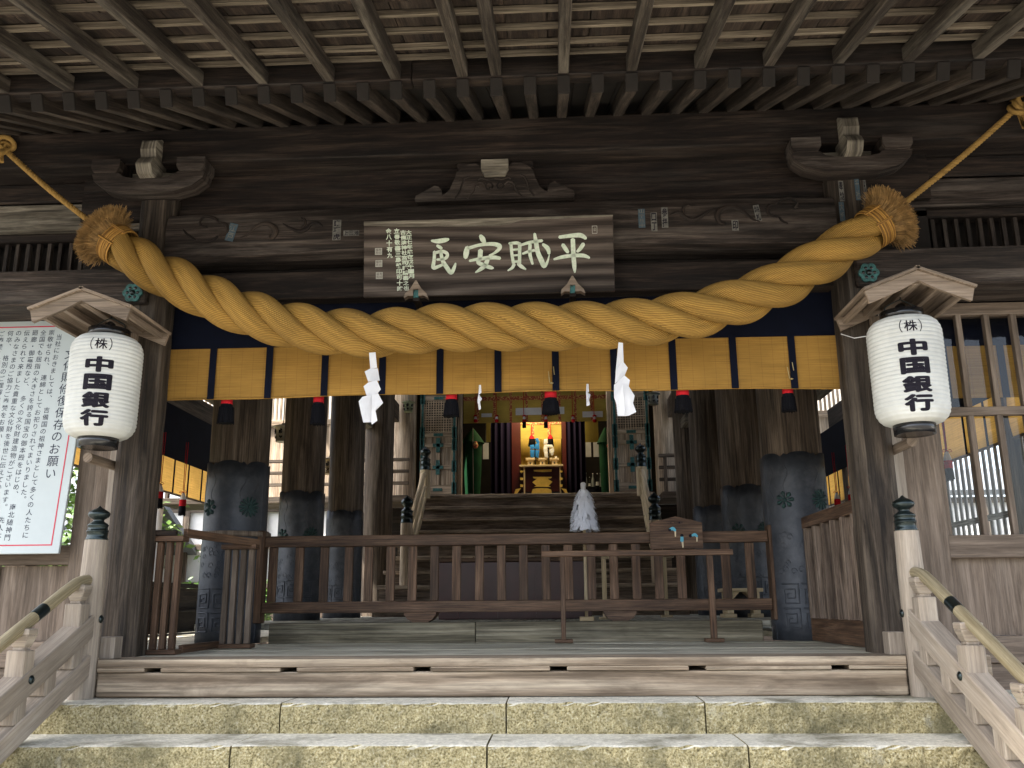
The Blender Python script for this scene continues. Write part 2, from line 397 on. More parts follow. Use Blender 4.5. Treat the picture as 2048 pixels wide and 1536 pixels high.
W_CAN = wood('canopy_timber', (.115, .083, .058), (.20, .152, .112), (.29, .228, .172), sv=18, bump=.2, rough=.7, con=.55)
W_WING = wood('wall_panel_timber', (.085, .062, .045), (.15, .113, .084), (.23, .18, .14), sv=15, bump=.2, wear=(.27, .22, .175), wear_amt=.3, con=.5)
W_RAIL = wood('fence_timber', (.050, .026, .014), (.105, .058, .033), (.17, .105, .065), sv=20, bump=.2, rough=.6)
W_FLOOR = wood('worn_floor_timber', (.24, .215, .155), (.47, .44, .34), (.66, .62, .50), sv=10, su=.6, bump=.4, rough=.72, wear=(.55, .53, .46), wear_amt=.5, stain=(.09, .085, .06), stain_amt=.55)
W_THRESH = wood('threshold_timber', (.07, .060, .038), (.15, .130, .088), (.25, .225, .165), sv=9, su=.5, bump=.3, stain=(.06, .05, .032), stain_amt=.5)
W_SILL = wood('sill_timber', (.12, .088, .058), (.24, .185, .13), (.36, .295, .215), sv=13, su=.8, bump=.3, rings=3., con=.6, stain=(.085, .06, .04), stain_amt=.6)
W_PLAQ = wood('plaque_timber', (.018, .012, .009), (.050, .037, .029), (.105, .083, .068), sv=14, su=.6, rings=3.5, bump=.3, con=.6, knots=False)
W_SHRINE = wood('shrine_timber', (.22, .155, .10), (.37, .285, .20), (.50, .41, .31), sv=14, su=.7, bump=.25)
W_PALE = wood('bare_white_timber', (.42, .32, .19), (.55, .44, .28), (.65, .54, .37), sv=18, bump=.1, con=.4)
STEEL = plain('dark_metal_sheath', (.048, .054, .066), rough=.5, metal=.35, var=.25, bump=.25, bscale=45, col2=(.075, .08, .092))
BRONZE = plain('dark_bronze', (.018, .028, .028), rough=.28, metal=.7, var=.3, bump=.08, coat=.3)
TEAL = plain('verdigris_copper', (.045, .145, .135), rough=.55, metal=.3, var=.35, scale=30, bump=.2, col2=(.03, .06, .055))
LACQ = plain('black_lacquer', (.006, .006, .007), rough=.22, var=.1, bump=0, spec=.6)
INK = plain('black_ink', (.012, .010, .016), rough=.7, var=.1, bump=0, spec=.15)
STRAW = straw('rope_straw', (.38, .222, .050), (.16, .078, .013), nline=520, twist=.45)
CORD = straw('cord_straw', (.50, .31, .09), (.25, .13, .03), nline=1500, twist=.2)
FIBRE = plain('loose_straw', (.25, .145, .05), rough=.8, var=.5, scale=25, bump=0)
BAND = straw('binding_straw', (.42, .22, .05), (.15, .07, .015), nline=260, twist=0)
def paper_mat():
    return cloth('white_paper', (.72, .72, .74), trans=.25, var=.03)
PAPER = paper_mat()
LANT = cloth('lantern_paper', (.66, .665, .63), trans=.22, var=.07, lines=(2, 3))
BLIND = cloth('reed_blind', (.37, .205, .048), trans=.22, lines=(3, 190), var=.28, threads=.075, col2=(.33, .17, .035))
SUDARE = cloth('side_reed_blind', (.62, .34, .08), trans=.6, lines=(3, 160), var=.25, threads=.12)
NAVY = cloth('navy_cloth', (.0025, .004, .012), trans=.05, var=.25)
RED = cloth('red_cord', (.42, .012, .018), trans=0, var=.25, lines=(60, 4))
FRINGE = cloth('black_fringe', (.003, .003, .005), trans=0, var=.4, lines=(90, 3))
GREEN = cloth('green_cover', (.005, .040, .013), trans=.1, var=.25)
PURPLE = cloth('purple_curtain', (.005, .0025, .014), trans=.05, var=.3, lines=(20, 1))
WINE = plain('wine_lacquer', (.042, .005, .005), rough=.35, var=.2, bump=.02, coat=.2)
GOLD = plain('gold_leaf', (.85, .60, .14), rough=.45, metal=.35, var=.15, scale=9, bump=.12, bscale=70)
GOLDMAT = cloth('gold_reed_blind', (.42, .32, .075), trans=.2, lines=(3, 120), var=.15)
BROCADE = plain('red_brocade', (.30, .05, .03), rough=.7, var=.2, scale=20, bump=.1, col2=(.55, .38, .12), thr=(.5, .56))
BLUEP = cloth('blue_paper', (.03, .20, .55), trans=.15, var=.05)
CREST = plain('dull_copper_crest', (.028, .070, .066), rough=.6, metal=.3, var=.35, scale=30, bump=.2, col2=(.03, .04, .042))
BRASS = plain('pierced_brass', (.40, .30, .14), rough=.5, metal=.6, var=.25, bump=.1, col2=(.30, .34, .22))
WHITE = plain('white_board', (.43, .475, .475), rough=.35, var=.05, scale=3, bump=.01)
REDLINE = plain('red_line', (.50, .03, .06), rough=.5, var=.05, bump=0)
PRINT = plain('grey_print', (.035, .04, .06), rough=.6, var=.1, bump=0, spec=.2)
LETTER = plain('pale_green_paint', (.50, .58, .44), rough=.65, var=.18, scale=40, bump=.15, col2=(.62, .63, .54))
SEAL = plain('seal_paint', (.38, .37, .32), rough=.7, var=.2, bump=.1)
STICK = plain('aged_sticker', (.12, .115, .10), rough=.7, var=.45, scale=30, bump=.05)
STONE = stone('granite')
GRAVEL = plain('gravel', (.175, .165, .145), rough=.9, var=.25, scale=1.5, bump=.8, bscale=40)
EARTH = plain('mossy_earth', (.16, .15, .09), rough=.95, var=.35, scale=1.2, bump=.6, bscale=25)
LEAF = plain('leaves', (.075, .15, .028), rough=.5, var=.55, scale=2.5, bump=0, col2=(.16, .24, .05))
BARK = wood('bark', (.05, .04, .03), (.10, .08, .06), (.16, .13, .1), sv=9, bump=.8)
TILE = plain('grey_roof_tile', (.17, .18, .19), rough=.6, var=.2, bump=.2)
PLASTER = plain('white_plaster', (.74, .72, .68), rough=.9, var=.08, bump=.1)
PICKET = wood('silvered_picket_timber', (.38, .37, .35), (.52, .51, .49), (.66, .65, .63), sv=14)
DARKVOID = plain('shadow_board', (.012, .009, .007), rough=.9, var=.3, bump=.1)  # near-black: shade of gaps and recesses put into the board colour
GLASSB = plain('bottle_glass', (.01, .012, .012), rough=.12, var=.1, bump=0, spec=.7)
GLASSC = plain('clear_bottle', (.30, .33, .34), rough=.12, var=.1, bump=0, spec=.7)
WHITEP = plain('white_paint', (.78, .78, .80), rough=.5, var=.06, bump=.02)
def glass_mat():
    m, nt, n, p, out = mat_new('window_glass'); L = nt.links.new
    t = N(nt, 'ShaderNodeBsdfTransparent'); t.inputs[0].default_value = (.93, .95, .96, 1)
    g = N(nt, 'ShaderNodeBsdfGlossy', Roughness=.02)
    fr = N(nt, 'ShaderNodeFresnel', IOR=1.52); mx = N(nt, 'ShaderNodeMixShader')
    tc = N(nt, 'ShaderNodeNewGeometry'); no = N(nt, 'ShaderNodeTexNoise', Scale=1.4, Detail=3.); L(tc.outputs['Position'], no.inputs['Vector'])
    bp = N(nt, 'ShaderNodeBump', Strength=.08, Distance=.05); L(no.outputs[0], bp.inputs['Height']); L(bp.outputs[0], g.inputs['Normal'])
    ad = N(nt, 'ShaderNodeMath', operation='MULTIPLY_ADD'); L(fr.outputs[0], ad.inputs[0]); ad.inputs[1].default_value = 1.0; ad.inputs[2].default_value = .0
    L(ad.outputs[0], mx.inputs[0]); L(t.outputs[0], mx.inputs[1]); L(g.outputs[0], mx.inputs[2]); L(mx.outputs[0], out.inputs[0])
    return m
GLASS = glass_mat()

# ------------------------------------------------------------------ lettering (Blender's own built-in font, turned to mesh)
_gl = {}
def glyph(ch, bold=0.0):
    k = (ch, bold)
    if k not in _gl:
        c = bpy.data.curves.new('glyph', 'FONT'); c.body = ch; c.size = 1; c.resolution_u = 3; c.offset = bold
        o = bpy.data.objects.new('glyph', c); COL.objects.link(o)
        dg = bpy.context.evaluated_depsgraph_get(); me = o.evaluated_get(dg).to_mesh()
        V = [(v.co.x, v.co.y) for v in me.vertices]; Fc = [tuple(p.vertices) for p in me.polygons]
        o.evaluated_get(dg).to_mesh_clear(); bpy.data.objects.remove(o); bpy.data.curves.remove(c)
        _gl[k] = (V, Fc)
    return _gl[k]
def put_char(mb, ch, org, ex, ey, size, bold=0.0, fit=None, small=False):
    """centre of the character's square at org"""
    V, Fc = glyph(ch, bold)
    if not V: return
    xs = [v[0] for v in V]; ys = [v[1] for v in V]
    cx, cy = (min(xs) + max(xs)) / 2, (min(ys) + max(ys)) / 2
    if ch in '、。': cx, cy = cx - .33, cy - .33
    org = Vector(org); ex = Vector(ex); ey = Vector(ey); sx = sy = size
    if fit: sx = fit[0] / (max(xs) - min(xs)); sy = fit[1] / (max(ys) - min(ys))
    A = [org + ex * ((v[0] - cx) * sx) + ey * ((v[1] - cy) * sy) for v in V]
    n = ex.cross(ey)
    F2 = []
    for f in Fc:
        a, b, c = [Vector((*V[i], 0)) for i in f[:3]]
        F2.append(f if (b - a).cross(c - a).z > 0 else f[::-1])
    mb.add(A, F2)
def stroke(mb, pts, org, ex, ey, lift, thick=.004):
    """brush stroke: pts (x, y, width); smoothed ribbon with thickness"""
    P = []
    for i in range(len(pts) - 1):
        p0 = pts[max(i - 1, 0)]; p1 = pts[i]; p2 = pts[i + 1]; p3 = pts[min(i + 2, len(pts) - 1)]
        for k in range(6):
            t = k / 6
            P.append(tuple(.5 * (2 * p1[q] + (p2[q] - p0[q]) * t + (2 * p0[q] - 5 * p1[q] + 4 * p2[q] - p3[q]) * t * t + (3 * p1[q] - p0[q] - 3 * p2[q] + p3[q]) * t ** 3) for q in range(3)))
    P.append(pts[-1])
    lft = []; rgt = []; n = len(P)
    for i in range(n):
        a = P[max(i - 1, 0)]; b = P[min(i + 1, n - 1)]; dx, dy = b[0] - a[0], b[1] - a[1]; l = math.hypot(dx, dy) or 1
        nx, ny = -dy / l, dx / l; e = 1.0
        hw = P[i][2] / 2 * e
        lft.append((P[i][0] + nx * hw, P[i][1] + ny * hw)); rgt.append((P[i][0] - nx * hw, P[i][1] - ny * hw))
    a, b = P[0], P[1]; l = math.hypot(b[0] - a[0], b[1] - a[1]) or 1
    st = (a[0] - (b[0] - a[0]) / l * a[2] * .35, a[1] - (b[1] - a[1]) / l * a[2] * .35)
    a, b = P[-1], P[-2]; l = math.hypot(b[0] - a[0], b[1] - a[1]) or 1
    en = (a[0] - (b[0] - a[0]) / l * a[2] * .35, a[1] - (b[1] - a[1]) / l * a[2] * .35)
    org = Vector(org); ex = Vector(ex); ey = Vector(ey); nn = ex.cross(ey).normalized()
    def q(p): return org + ex * p[0] + ey * p[1] + nn * lift
    def r(p): return org + ex * p[0] + ey * p[1] + nn * (lift - thick)
    V = [q(st)] + [q(p) for p in lft] + [q(p) for p in rgt] + [q(en)]
    m = len(V); V += [v - nn * thick for v in V]
    Fc = []
    def tri(*f): Fc.append(f)
    tri(0, 1 + n, 1); tri(m - 1, n, 2 * n)
    for i in range(n - 1): tri(1 + i, 1 + n + i, 2 + n + i, 2 + i)
    ring = [0] + [1 + n + i for i in range(n)] + [m - 1] + [1 + i for i in range(n)][::-1]
    for i in range(len(ring)):
        j = (i + 1) % len(ring); tri(ring[j], ring[i], ring[i] + m, ring[j] + m)
    # front faces must look along +nn
    k = 0
    a, b, c = V[1], V[1 + n], V[2 + n]
    flip = (b - a).cross(c - a).dot(nn) < 0
    mb.add(V, [f[::-1] for f in Fc] if flip else Fc)
# ================================================================== THE SETTING
GZ = -1.24
def sheet(name, x0, x1, y0, y1, z, mat, n=1):
    mb = MB(); mb.add([(x0, y0, z), (x1, y0, z), (x1, y1, z), (x0, y1, z)], [(0, 1, 2, 3)], [[(x0, y0), (x1, y0), (x1, y1), (x0, y1)]])
    return struct(mb.build(name, mat, fix=False))
sheet('ground', -400, 400, -400, 400, GZ, GRAVEL)
sheet('planting_bed', -30, -6.9, -1, 30, GZ + .004, EARTH)

# ---- stone steps: one staircase, every block a part
def rough_block(x0, x1, y0, y1, z0, z1, seed):
    """rounded dressed block, edges slightly chipped"""
    r = random.Random(seed); mb = MB(); n = max(2, int((x1 - x0) / .035)); c = .014
    prof = [(y1, z0), (y0 + .004, z0), (y0, z0 + .02), (y0 - .003, (z0 + z1) / 2 - .02), (y0 - .002, (z0 + z1) / 2 + .03), (y0 + .001, z1 - c * 1.2), (y0 + c * .35, z1 - c * .35), (y0 + c * 1.3, z1), (y0 + .12, z1), (y1, z1)]
    rings = []
    e = 0
    for i in range(n + 1):
        x = x0 + (x1 - x0) * i / n; ring = []
        e = e * .7 + r.gauss(0, .0018)
        for k, (y, z) in enumerate(prof):
            chip = r.gauss(0, .0032) if 1 <= k <= 7 else 0
            if k in (5, 6, 7) and r.random() < .06: chip += .010
            ring.append((x, y + (chip + e if 1 <= k <= 7 else 0), z - (abs(chip) * .6 if 5 <= k <= 7 else 0)))
        rings.append(ring)
    m = len(prof)
    V = [p for q in rings for p in q]; Fc = []
    for i in range(n):
        for k in range(m):
            Fc.append((i * m + k, i * m + (k + 1) % m, (i + 1) * m + (k + 1) % m, (i + 1) * m + k))
    mb.add(V, Fc, None, False); mb.add(rings[0], [tuple(range(m))]); mb.add(rings[-1], [tuple(range(m))[::-1]])
    return mb
stairs = thing('stone_staircase', 'broad granite staircase with rough tan risers below the wooden sill', 'staircase', (0, -1.5, GZ))
rise, tread = .1545, .405
joints = [[at(558, 1440, -.38).x, at(1012, 1440, -.38).x, at(1412, 1440, -.38).x], [at(457, 1515, -.79).x, at(973, 1515, -.79).x, at(1500, 1515, -.79).x],
          [-1.6, .1, 1.5], [-.9, .9], [-1.5, .3, 1.7], [-.6, 1.2], [-1.4, .4]]
for k in range(7):
    zt = -.2086 - rise * k; y0 = -.365 - tread * k; y1 = y0 + tread + .10
    if k == 0: y1 = .25
    xs = [-3.05] + joints[k] + [3.05]
    for i in range(len(xs) - 1):
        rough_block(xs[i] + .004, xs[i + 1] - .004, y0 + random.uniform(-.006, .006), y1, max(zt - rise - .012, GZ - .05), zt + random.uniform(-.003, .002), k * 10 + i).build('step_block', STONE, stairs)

# ================================================================== PORCH (posts, beams, brackets, sill)
PX = 2.315; PY = .28
porch = thing('shrine_porch', 'dark weathered timber entrance porch of the shrine with carved beams', 'porch', (0, PY, -.21))
# sill beam and slotted floor edge
sb = MB()
sb.box(-2.262, 2.262, -.097, .35, -.2066, -.0722, 'X')
sb.build('sill_beam', W_SILL, porch, bevel=.010, seg=2)
fe = MB()
fe.box(-2.262, 2.262, -.112, .20, -.046, 0, 'X')
slots = [at(p, 1333, -.11).x for p in (305, 577, 844, 1117, 1395, 1681)]
xs = [-2.262]
for q in slots: xs += [q - .047, q + .047]
xs += [2.262]
for i in range(0, len(xs), 2): fe.box(xs[i], xs[i + 1], -.110, .20, -.070, -.0462, 'X')
fe.build('floor_edge_board', W_SILL, porch, bevel=.004)
for sx in (-1, 1):
    MB().box(sx * 2.20, sx * 2.29, -.05, .05, .001, .125, 'Z').build('end_block', W_NEW, porch, bevel=.004)
    MB().box(sx * 2.266, sx * 2.75, -.03, .35, -.2066, -.002, 'X').build('sill_end', W_SILL, porch, bevel=.006)
fl = MB(); y = .203; i = 0
while y < 2.1:
    d = .27 + .04 * math.sin(i * 3.1); y2 = min(y + d, 2.11)
    fl.box(-2.62, 2.62, y, y2 - .003, -.04, -.001 - .0015 * (i % 3), 'X'); y = y2; i += 1
fl.build('floor_boards', W_FLOOR, porch, bevel=.002)
# front posts: chamfered square
def post_mb(x, y, wd, z0, z1, ch=.055):
    mb = MB(); h = wd / 2; c = ch
    pr = [(-h + c, -h), (h - c, -h), (h, -h + c), (h, h - c), (h - c, h), (-h + c, h), (-h, h - c), (-h, -h + c)]
    n = 8; o = mb.off(); nz = 26
    zz = [z0 + (z1 - z0) * k / nz for k in range(nz + 1)]
    V = []; rr = random.Random(x)
    for z in zz:
        k = 1 - .03 * (z - z0) / (z1 - z0)
        for (a, b) in pr: V.append((x + a * k + rr.gauss(0, .0012), y + b * k + rr.gauss(0, .0012), z))
    per = [0]
    for i in range(n): per.append(per[-1] + math.dist(pr[i], pr[(i + 1) % n]))
    Fc = []; U = []
    for k in range(nz):
        for i in range(n):
            j = (i + 1) % n
            Fc.append((k * n + i, k * n + j, (k + 1) * n + j, (k + 1) * n + i))
            U.append([(zz[k] + o[0], per[i] + o[1]), (zz[k] + o[0], per[i + 1] + o[1]), (zz[k + 1] + o[0], per[i + 1] + o[1]), (zz[k + 1] + o[0], per[i] + o[1])])
    mb.add(V, Fc, U); mb.add(V[-n:], [tuple(range(n))]); mb.add(V[:n], [tuple(range(n))[::-1]])
    return mb
for sx in (-1, 1):
    x = sx * PX
    po = post_mb(x, PY, .245, 0, 3.02).build('front_post', W_POST, porch, bevel=.004)
    # bearing block, arms and carved nose
    cb = MB()
    cb.prism([(-.10, 0), (.10, 0), (.155, .06), (.155, .135), (-.155, .135), (-.155, .06)], (x, PY - .155, 3.02), (1, 0, 0), (0, 0, 1), (0, .31, 0))
    cb.build('bearing_block', W_GREY, porch, bevel=.006)
    arm = [(-.385, .14), (-.37, .09), (-.30, .035), (-.18, 0), (.18, 0), (.30, .035), (.37, .09), (.385, .14), (.20, .14), (.17, .115), (.10, .10), (-.10, .10), (-.17, .115), (-.20, .14)]
    ab = MB(); ab.prism(arm, (x, .03, 2.975), (1, 0, 0), (0, 0, 1), (0, .14, 0)); ab.build('bracket_arm', W_TIE, porch, bevel=.008)
    for dx in (-1, 1):
        eb = MB(); eb.prism([(-.095, .035), (-.075, 0), (.075, 0), (.095, .035), (.095, .098), (-.095, .098)], (x + dx * .29, .015, 3.115), (1, 0, 0), (0, 0, 1), (0, .175, 0)); eb.build('bracket_block', W_TIE, porch, bevel=.006)
    # nose: tall curled end grain piece pointing to the front
    nose = MB()
    nose.prism([(0, 0), (.10, -.03), (.20, -.005), (.235, .05), (.20, .10), (.165, .125), (.185, .18), (.17, .25), (.10, .29), (.03, .28), (0, .27)], (x + .052, PY - .10, 3.09), (0, -1, 0), (0, 0, 1), (-.104, 0, 0))
    nose.build('carved_nose', W_GREY, porch, bevel=.012, seg=2)
# carved tie beam with rounded, slightly cambered profile
tb = MB()
def cambered(mb, x0, x1, prof, cam, n=24):
    o = mb.off(); m = len(prof); V = []; Fc = []; U = []
    for i in range(n + 1):
        t = i / n; x = x0 + (x1 - x0) * t; dz = cam * (1 - (2 * t - 1) ** 2)
        for (y, z) in prof: V.append((x, y, z + dz))
    per = [0]
    for k in range(m): per.append(per[-1] + math.dist(prof[k], prof[(k + 1) % m]))
    for i in range(n):
        xa = x0 + (x1 - x0) * i / n; xb = x0 + (x1 - x0) * (i + 1) / n
        for k in range(m):
            j = (k + 1) % m
            Fc.append((i * m + k, (i + 1) * m + k, (i + 1) * m + j, i * m + j))
            U.append([(xa + o[0], per[k] + o[1]), (xb + o[0], per[k] + o[1]), (xb + o[0], per[k + 1] + o[1]), (xa + o[0], per[k + 1] + o[1])])
    mb.add(V, Fc, U, False); mb.add(V[:m], [tuple(range(m))]); mb.add(V[-m:], [tuple(range(m))[::-1]])
cambered(tb, -PX + .10, PX - .10, [(.175, 2.545), (.155, 2.60), (.15, 2.70), (.155, 2.80), (.18, 2.86), (.23, 2.885), (.33, 2.885), (.38, 2.86), (.38, 2.52), (.23, 2.52)], .025)
tie = tb.build('carved_tie_beam', W_TIE, porch, bevel=.004)
# the carved scrolls
TC_l = [[(415, 455, .8), (401, 450, 1.2), (402, 438, 1), (415, 433, 1), (430, 437, 1.2), (436, 444, .8)], [(436, 444, .8), (450, 448, 1.3), (456, 458, 1.6), (450, 468, 1.6), (436, 472, 1.1)], [(436, 472, 1), (424, 482, 1.5), (408, 484, 1.3), (392, 479, .9)], [(392, 480, .8), (376, 470, 1.2), (366, 459, .7)],
        [(480, 475, .6), (495, 470, 1.1), (510, 455, 1.3), (528, 447, 1.7), (545, 452, 2.3), (552, 464, 2.6), (546, 475, 1.9), (539, 475, 1.1), (540, 469, .8)],
        [(566, 447, .5), (580, 456, 1.1), (598, 463, 1.8), (612, 459, 2.0), (622, 449, 1.5), (635, 446, 1.3), (645, 453, .6)], [(601, 456, .6), (610, 449, 1.1), (609, 440, 1.2), (602, 435, .6)]]
TC_r = [[(1596, 415, .8), (1588, 416, 1.2), (1594, 406, 1.2), (1585, 398, 1.1), (1572, 397, 1.1), (1560, 401, 1), (1553, 408, .8)], [(1553, 408, .8), (1542, 410, 1.3), (1536, 419, 1.5), (1540, 430, 1.4), (1558, 434, 1)], [(1558, 434, 1), (1564, 442, 1.2), (1576, 447, .7)],
        [(1520, 443, .6), (1504, 438, 1.1), (1488, 424, 1.3), (1468, 415, 1.7), (1447, 417, 2.3), (1435, 428, 2.6), (1437, 442, 2.1), (1446, 448, 1.4), (1450, 443, .9)],
        [(1432, 418, .5), (1418, 422, 1), (1402, 433, 1.8), (1386, 440, 2), (1372, 436, 1.8), (1358, 425, 1.4), (1340, 430, .6)], [(1368, 428, .7), (1366, 417, 1.2), (1374, 411, 1), (1382, 411, .5)]]
for grp in (TC_l, TC_r):
    sc = MB()
    for ln in grp:
        P = []; Rr = []
        for i in range(len(ln) - 1):
            p0 = ln[max(i - 1, 0)]; p1 = ln[i]; p2 = ln[i + 1]; p3 = ln[min(i + 2, len(ln) - 1)]
            for k in range(5):
                t = k / 5
                q = [.5 * (2 * p1[a] + (p2[a] - p0[a]) * t + (2 * p0[a] - 5 * p1[a] + 4 * p2[a] - p3[a]) * t * t + (3 * p1[a] - p0[a] - 3 * p2[a] + p3[a]) * t ** 3) for a in range(3)]
                P.append(at(q[0], q[1], .152)); Rr.append(max(.003, q[2] * .0078))
        P.append(at(ln[-1][0], ln[-1][1], .152)); Rr.append(.003)
        sc.tube(P, Rr, 8)
    sc.build('carved_scroll', W_BEAM, tie)
# board between, purlin above, lower beam, backing
wb = MB(); wb.box(-2.9, 2.9, .30, .345, 2.895, 3.07, 'X'); wb.box(-2.9, 2.9, .304, .345, 3.073, 3.215, 'X')
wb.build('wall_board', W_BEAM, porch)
wb = MB(); wb.box(-2.9, 2.9, .40, .43, 2.28, 2.89, 'X'); wb.build('recess_board', DARKVOID, porch)  # shade of the gap between the beams put into this board's colour
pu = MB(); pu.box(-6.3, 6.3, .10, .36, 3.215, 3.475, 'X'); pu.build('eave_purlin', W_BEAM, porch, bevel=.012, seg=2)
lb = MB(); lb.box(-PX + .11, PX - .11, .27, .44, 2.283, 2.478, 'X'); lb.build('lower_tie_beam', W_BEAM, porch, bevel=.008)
# frog-leg strut, traced from its outline and given thickness
half = [(0, 985), (75, 985), (88, 966), (112, 953), (150, 955), (190, 972), (222, 998), (238, 1045), (262, 1098), (295, 1128), (308, 1128), (312, 1100), (330, 1080), (352, 1074), (385, 1092), (425, 1112), (462, 1130), (468, 1150), (462, 1166), (0, 1166)]
cxp, K = 905, 2.926
out = [at(680 + (cxp + a) / K, b / K - (a * .035) / K, .20) for a, b in half[1:-1]] + [at(680 + (cxp - a) / K, b / K + (a * .035) / K, .20) for a, b in half[1:-1][::-1]]
st = MB(); st.prism([(p.x, p.z) for p in out], (0, .20, 0), (1, 0, 0), (0, 0, 1), (0, .10, 0)); frog = st.build('frog_leg_strut', W_TIE, porch, bevel=.008, seg=2)
sw = MB()
for sx in (-1, 1):
    for ln in ([(20, 1105), (12, 1085), (22, 1070), (42, 1068), (55, 1085), (48, 1105), (32, 1108), (30, 1095)], [(55, 1085), (75, 1065), (100, 1068), (115, 1085), (122, 1110), (140, 1135), (160, 1155)], [(90, 1090), (105, 1085), (112, 1100)], [(150, 1030), (175, 1040), (190, 1070), (205, 1120), (230, 1155)], [(0, 1045), (40, 1052), (80, 1040), (95, 1050)]):
        sw.tube([at(680 + (cxp + sx * a) / K, b / K - sx * a * .035 / K, .20) for a, b in ln], .007, 6)
sw.build('carved_scroll', W_TIE, frog)
kb = MB(); c = at(680 + 905 / K, 990 / K, .17)
kb.prism([(-.07, 0), (.07, 0), (.092, .045), (.092, .115), (-.092, .115), (-.092, .045)], (c.x, .165, 3.205 - .115), (1, 0, 0), (0, 0, 1), (0, .13, 0)); kb.build('strut_block', W_GREY, porch, bevel=.004)
for sx in (-1, 1):
    s2 = MB(); s2.prism([(.09, 0), (.17, .01), (.24, .045), (.262, .075), (.25, .098), (.09, .098)], (c.x, .215, 3.11), (sx, 0, 0), (0, 0, 1), (0, .08, 0)); s2.build('side_arm', W_BEAM, porch, bevel=.006)
# wing beams either side of the posts
for sx in (-1, 1):
    def bx(name, y0, y1, z0, z1, mat, x0=2.2, x1=6.2, bv=.01):
        b = MB(); b.box(sx * x0, sx * x1, y0, y1, z0, z1, 'X'); return b.build(name, mat, porch, bevel=bv)
    bx('wing_board', .34, .37, 3.07, 3.215, W_BEAM, 2.9)
    bx('wing_beam', .36, .52, 2.865, 3.065, W_GREY if sx < 0 else W_TIE, 2.43)
    bx('wing_rail', .40, .52, 2.80, 2.86, W_BEAM, 2.43)
    bx('transom_beam', .115, .50, 2.225, 2.47, W_TIE, 2.29)
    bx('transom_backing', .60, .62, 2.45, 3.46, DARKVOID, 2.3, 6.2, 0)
    for k in range(34):
        xx = sx * (2.48 + k * .078); b = MB(); b.box(xx - .013, xx + .013, .44, .475, 2.47, 2.80, 'Z'); b.build('transom_slat', W_TIE, porch)
    # copper rosette nail cover
    rc = at(266 if sx < 0 else 1737, 586 if sx < 0 else 546, .11); ro = MB()
    pr = []
    for k in range(36):
        a = 2 * math.pi * k / 36; pr.append(((.055 + .011 * abs(math.cos(a * 3))) * math.cos(a), (.055 + .011 * abs(math.cos(a * 3))) * math.sin(a)))
    ro.prism(pr, (rc.x, .10, rc.z), (1, 0, 0), (0, 0, 1), (0, .015, 0))
    rosette = ro.build('copper_rosette', TEAL, porch, bevel=.004)
    dm = MB(); dm.lathe([(.02, 0), (.018, -.008), (.010, -.013), (0, -.014)], (rc.x, .10, rc.z), 14, ax='Y')
    dm.build('rosette_boss', BRONZE, rosette)
    hl = MB()
    for k in range(6):
        a = math.pi / 3 * k; hl.lathe([(.011, 0), (.008, -.003), (0, -.0035)], (rc.x + .035 * math.cos(a), .0998, rc.z + .035 * math.sin(a)), 10, ax='Y')
    hl.build('rosette_hole', LACQ, rosette)

# ================================================================== EAVE ROOF
eave = thing('eave_roof', 'underside of the projecting eave with two tiers of dark rafters and board sheathing', 'roof', (0, -1.2, 3.1))
XR = 5.2
s_b, s_f = .423, .229
zb = lambda y: 3.475 + s_b * (y - .13)          # underside of lower rafters
YK = -.885
zf = lambda y: 3.160 + s_f * (y - YK)           # underside of flying rafters
x0 = at(1128, 190, -.86).x
for i in range(-27, 28):
    x = x0 + i * .1885
    if abs(x) > XR: continue
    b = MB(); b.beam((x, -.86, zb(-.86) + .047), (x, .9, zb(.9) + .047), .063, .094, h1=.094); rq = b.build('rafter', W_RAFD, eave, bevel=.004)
    b = MB(); b.beam((x, -.868, zb(-.868) + .047), (x, -.850, zb(-.850) + .047), .068, .099); b.build('end_shade', DARKVOID, rq, bevel=.003)  # added dark sleeve: shade on the rafter end put into its colour
YE = -2.25
fx = [x0 + i * .377 for i in range(-14, 15)]
# the photograph's one irregular pair: the rafters left of the middle sit half a bay closer
fx = [x0 + i * .377 for i in range(0, 14)] + [x0 - .377] + [x0 - .377 * 1 - .1885 - i * .377 for i in range(0, 13)]
for x in fx:
    if abs(x) > XR: continue
    b = MB(); b.beam((x, YE, zf(YE) + .045), (x, YK + .02, zf(YK + .02) + .045), .060, .09); b.build('flying_rafter', W_RAFT, eave, bevel=.005)
ki = MB(); ki.box(-XR, -.4, YK, YK + .10, zb(-.86) + .096, 3.292, 'X'); ki.box(-.397, XR, YK + .001, YK + .10, zb(-.86) + .096, 3.291, 'X'); ki.build('eave_batten', W_BEAM, eave, bevel=.006)
ly = [-.955, -1.10, -1.30, -1.50, -1.70, -1.90, -2.10, -2.22]
for y in ly:
    b = MB(); b.beam((-XR, y, zf(y) + .09 + .014), (XR, y, zf(y) + .09 + .014), .030, .028, up=(0, -s_f, 1)); b.build('lath', W_LATH, eave, bevel=.002)
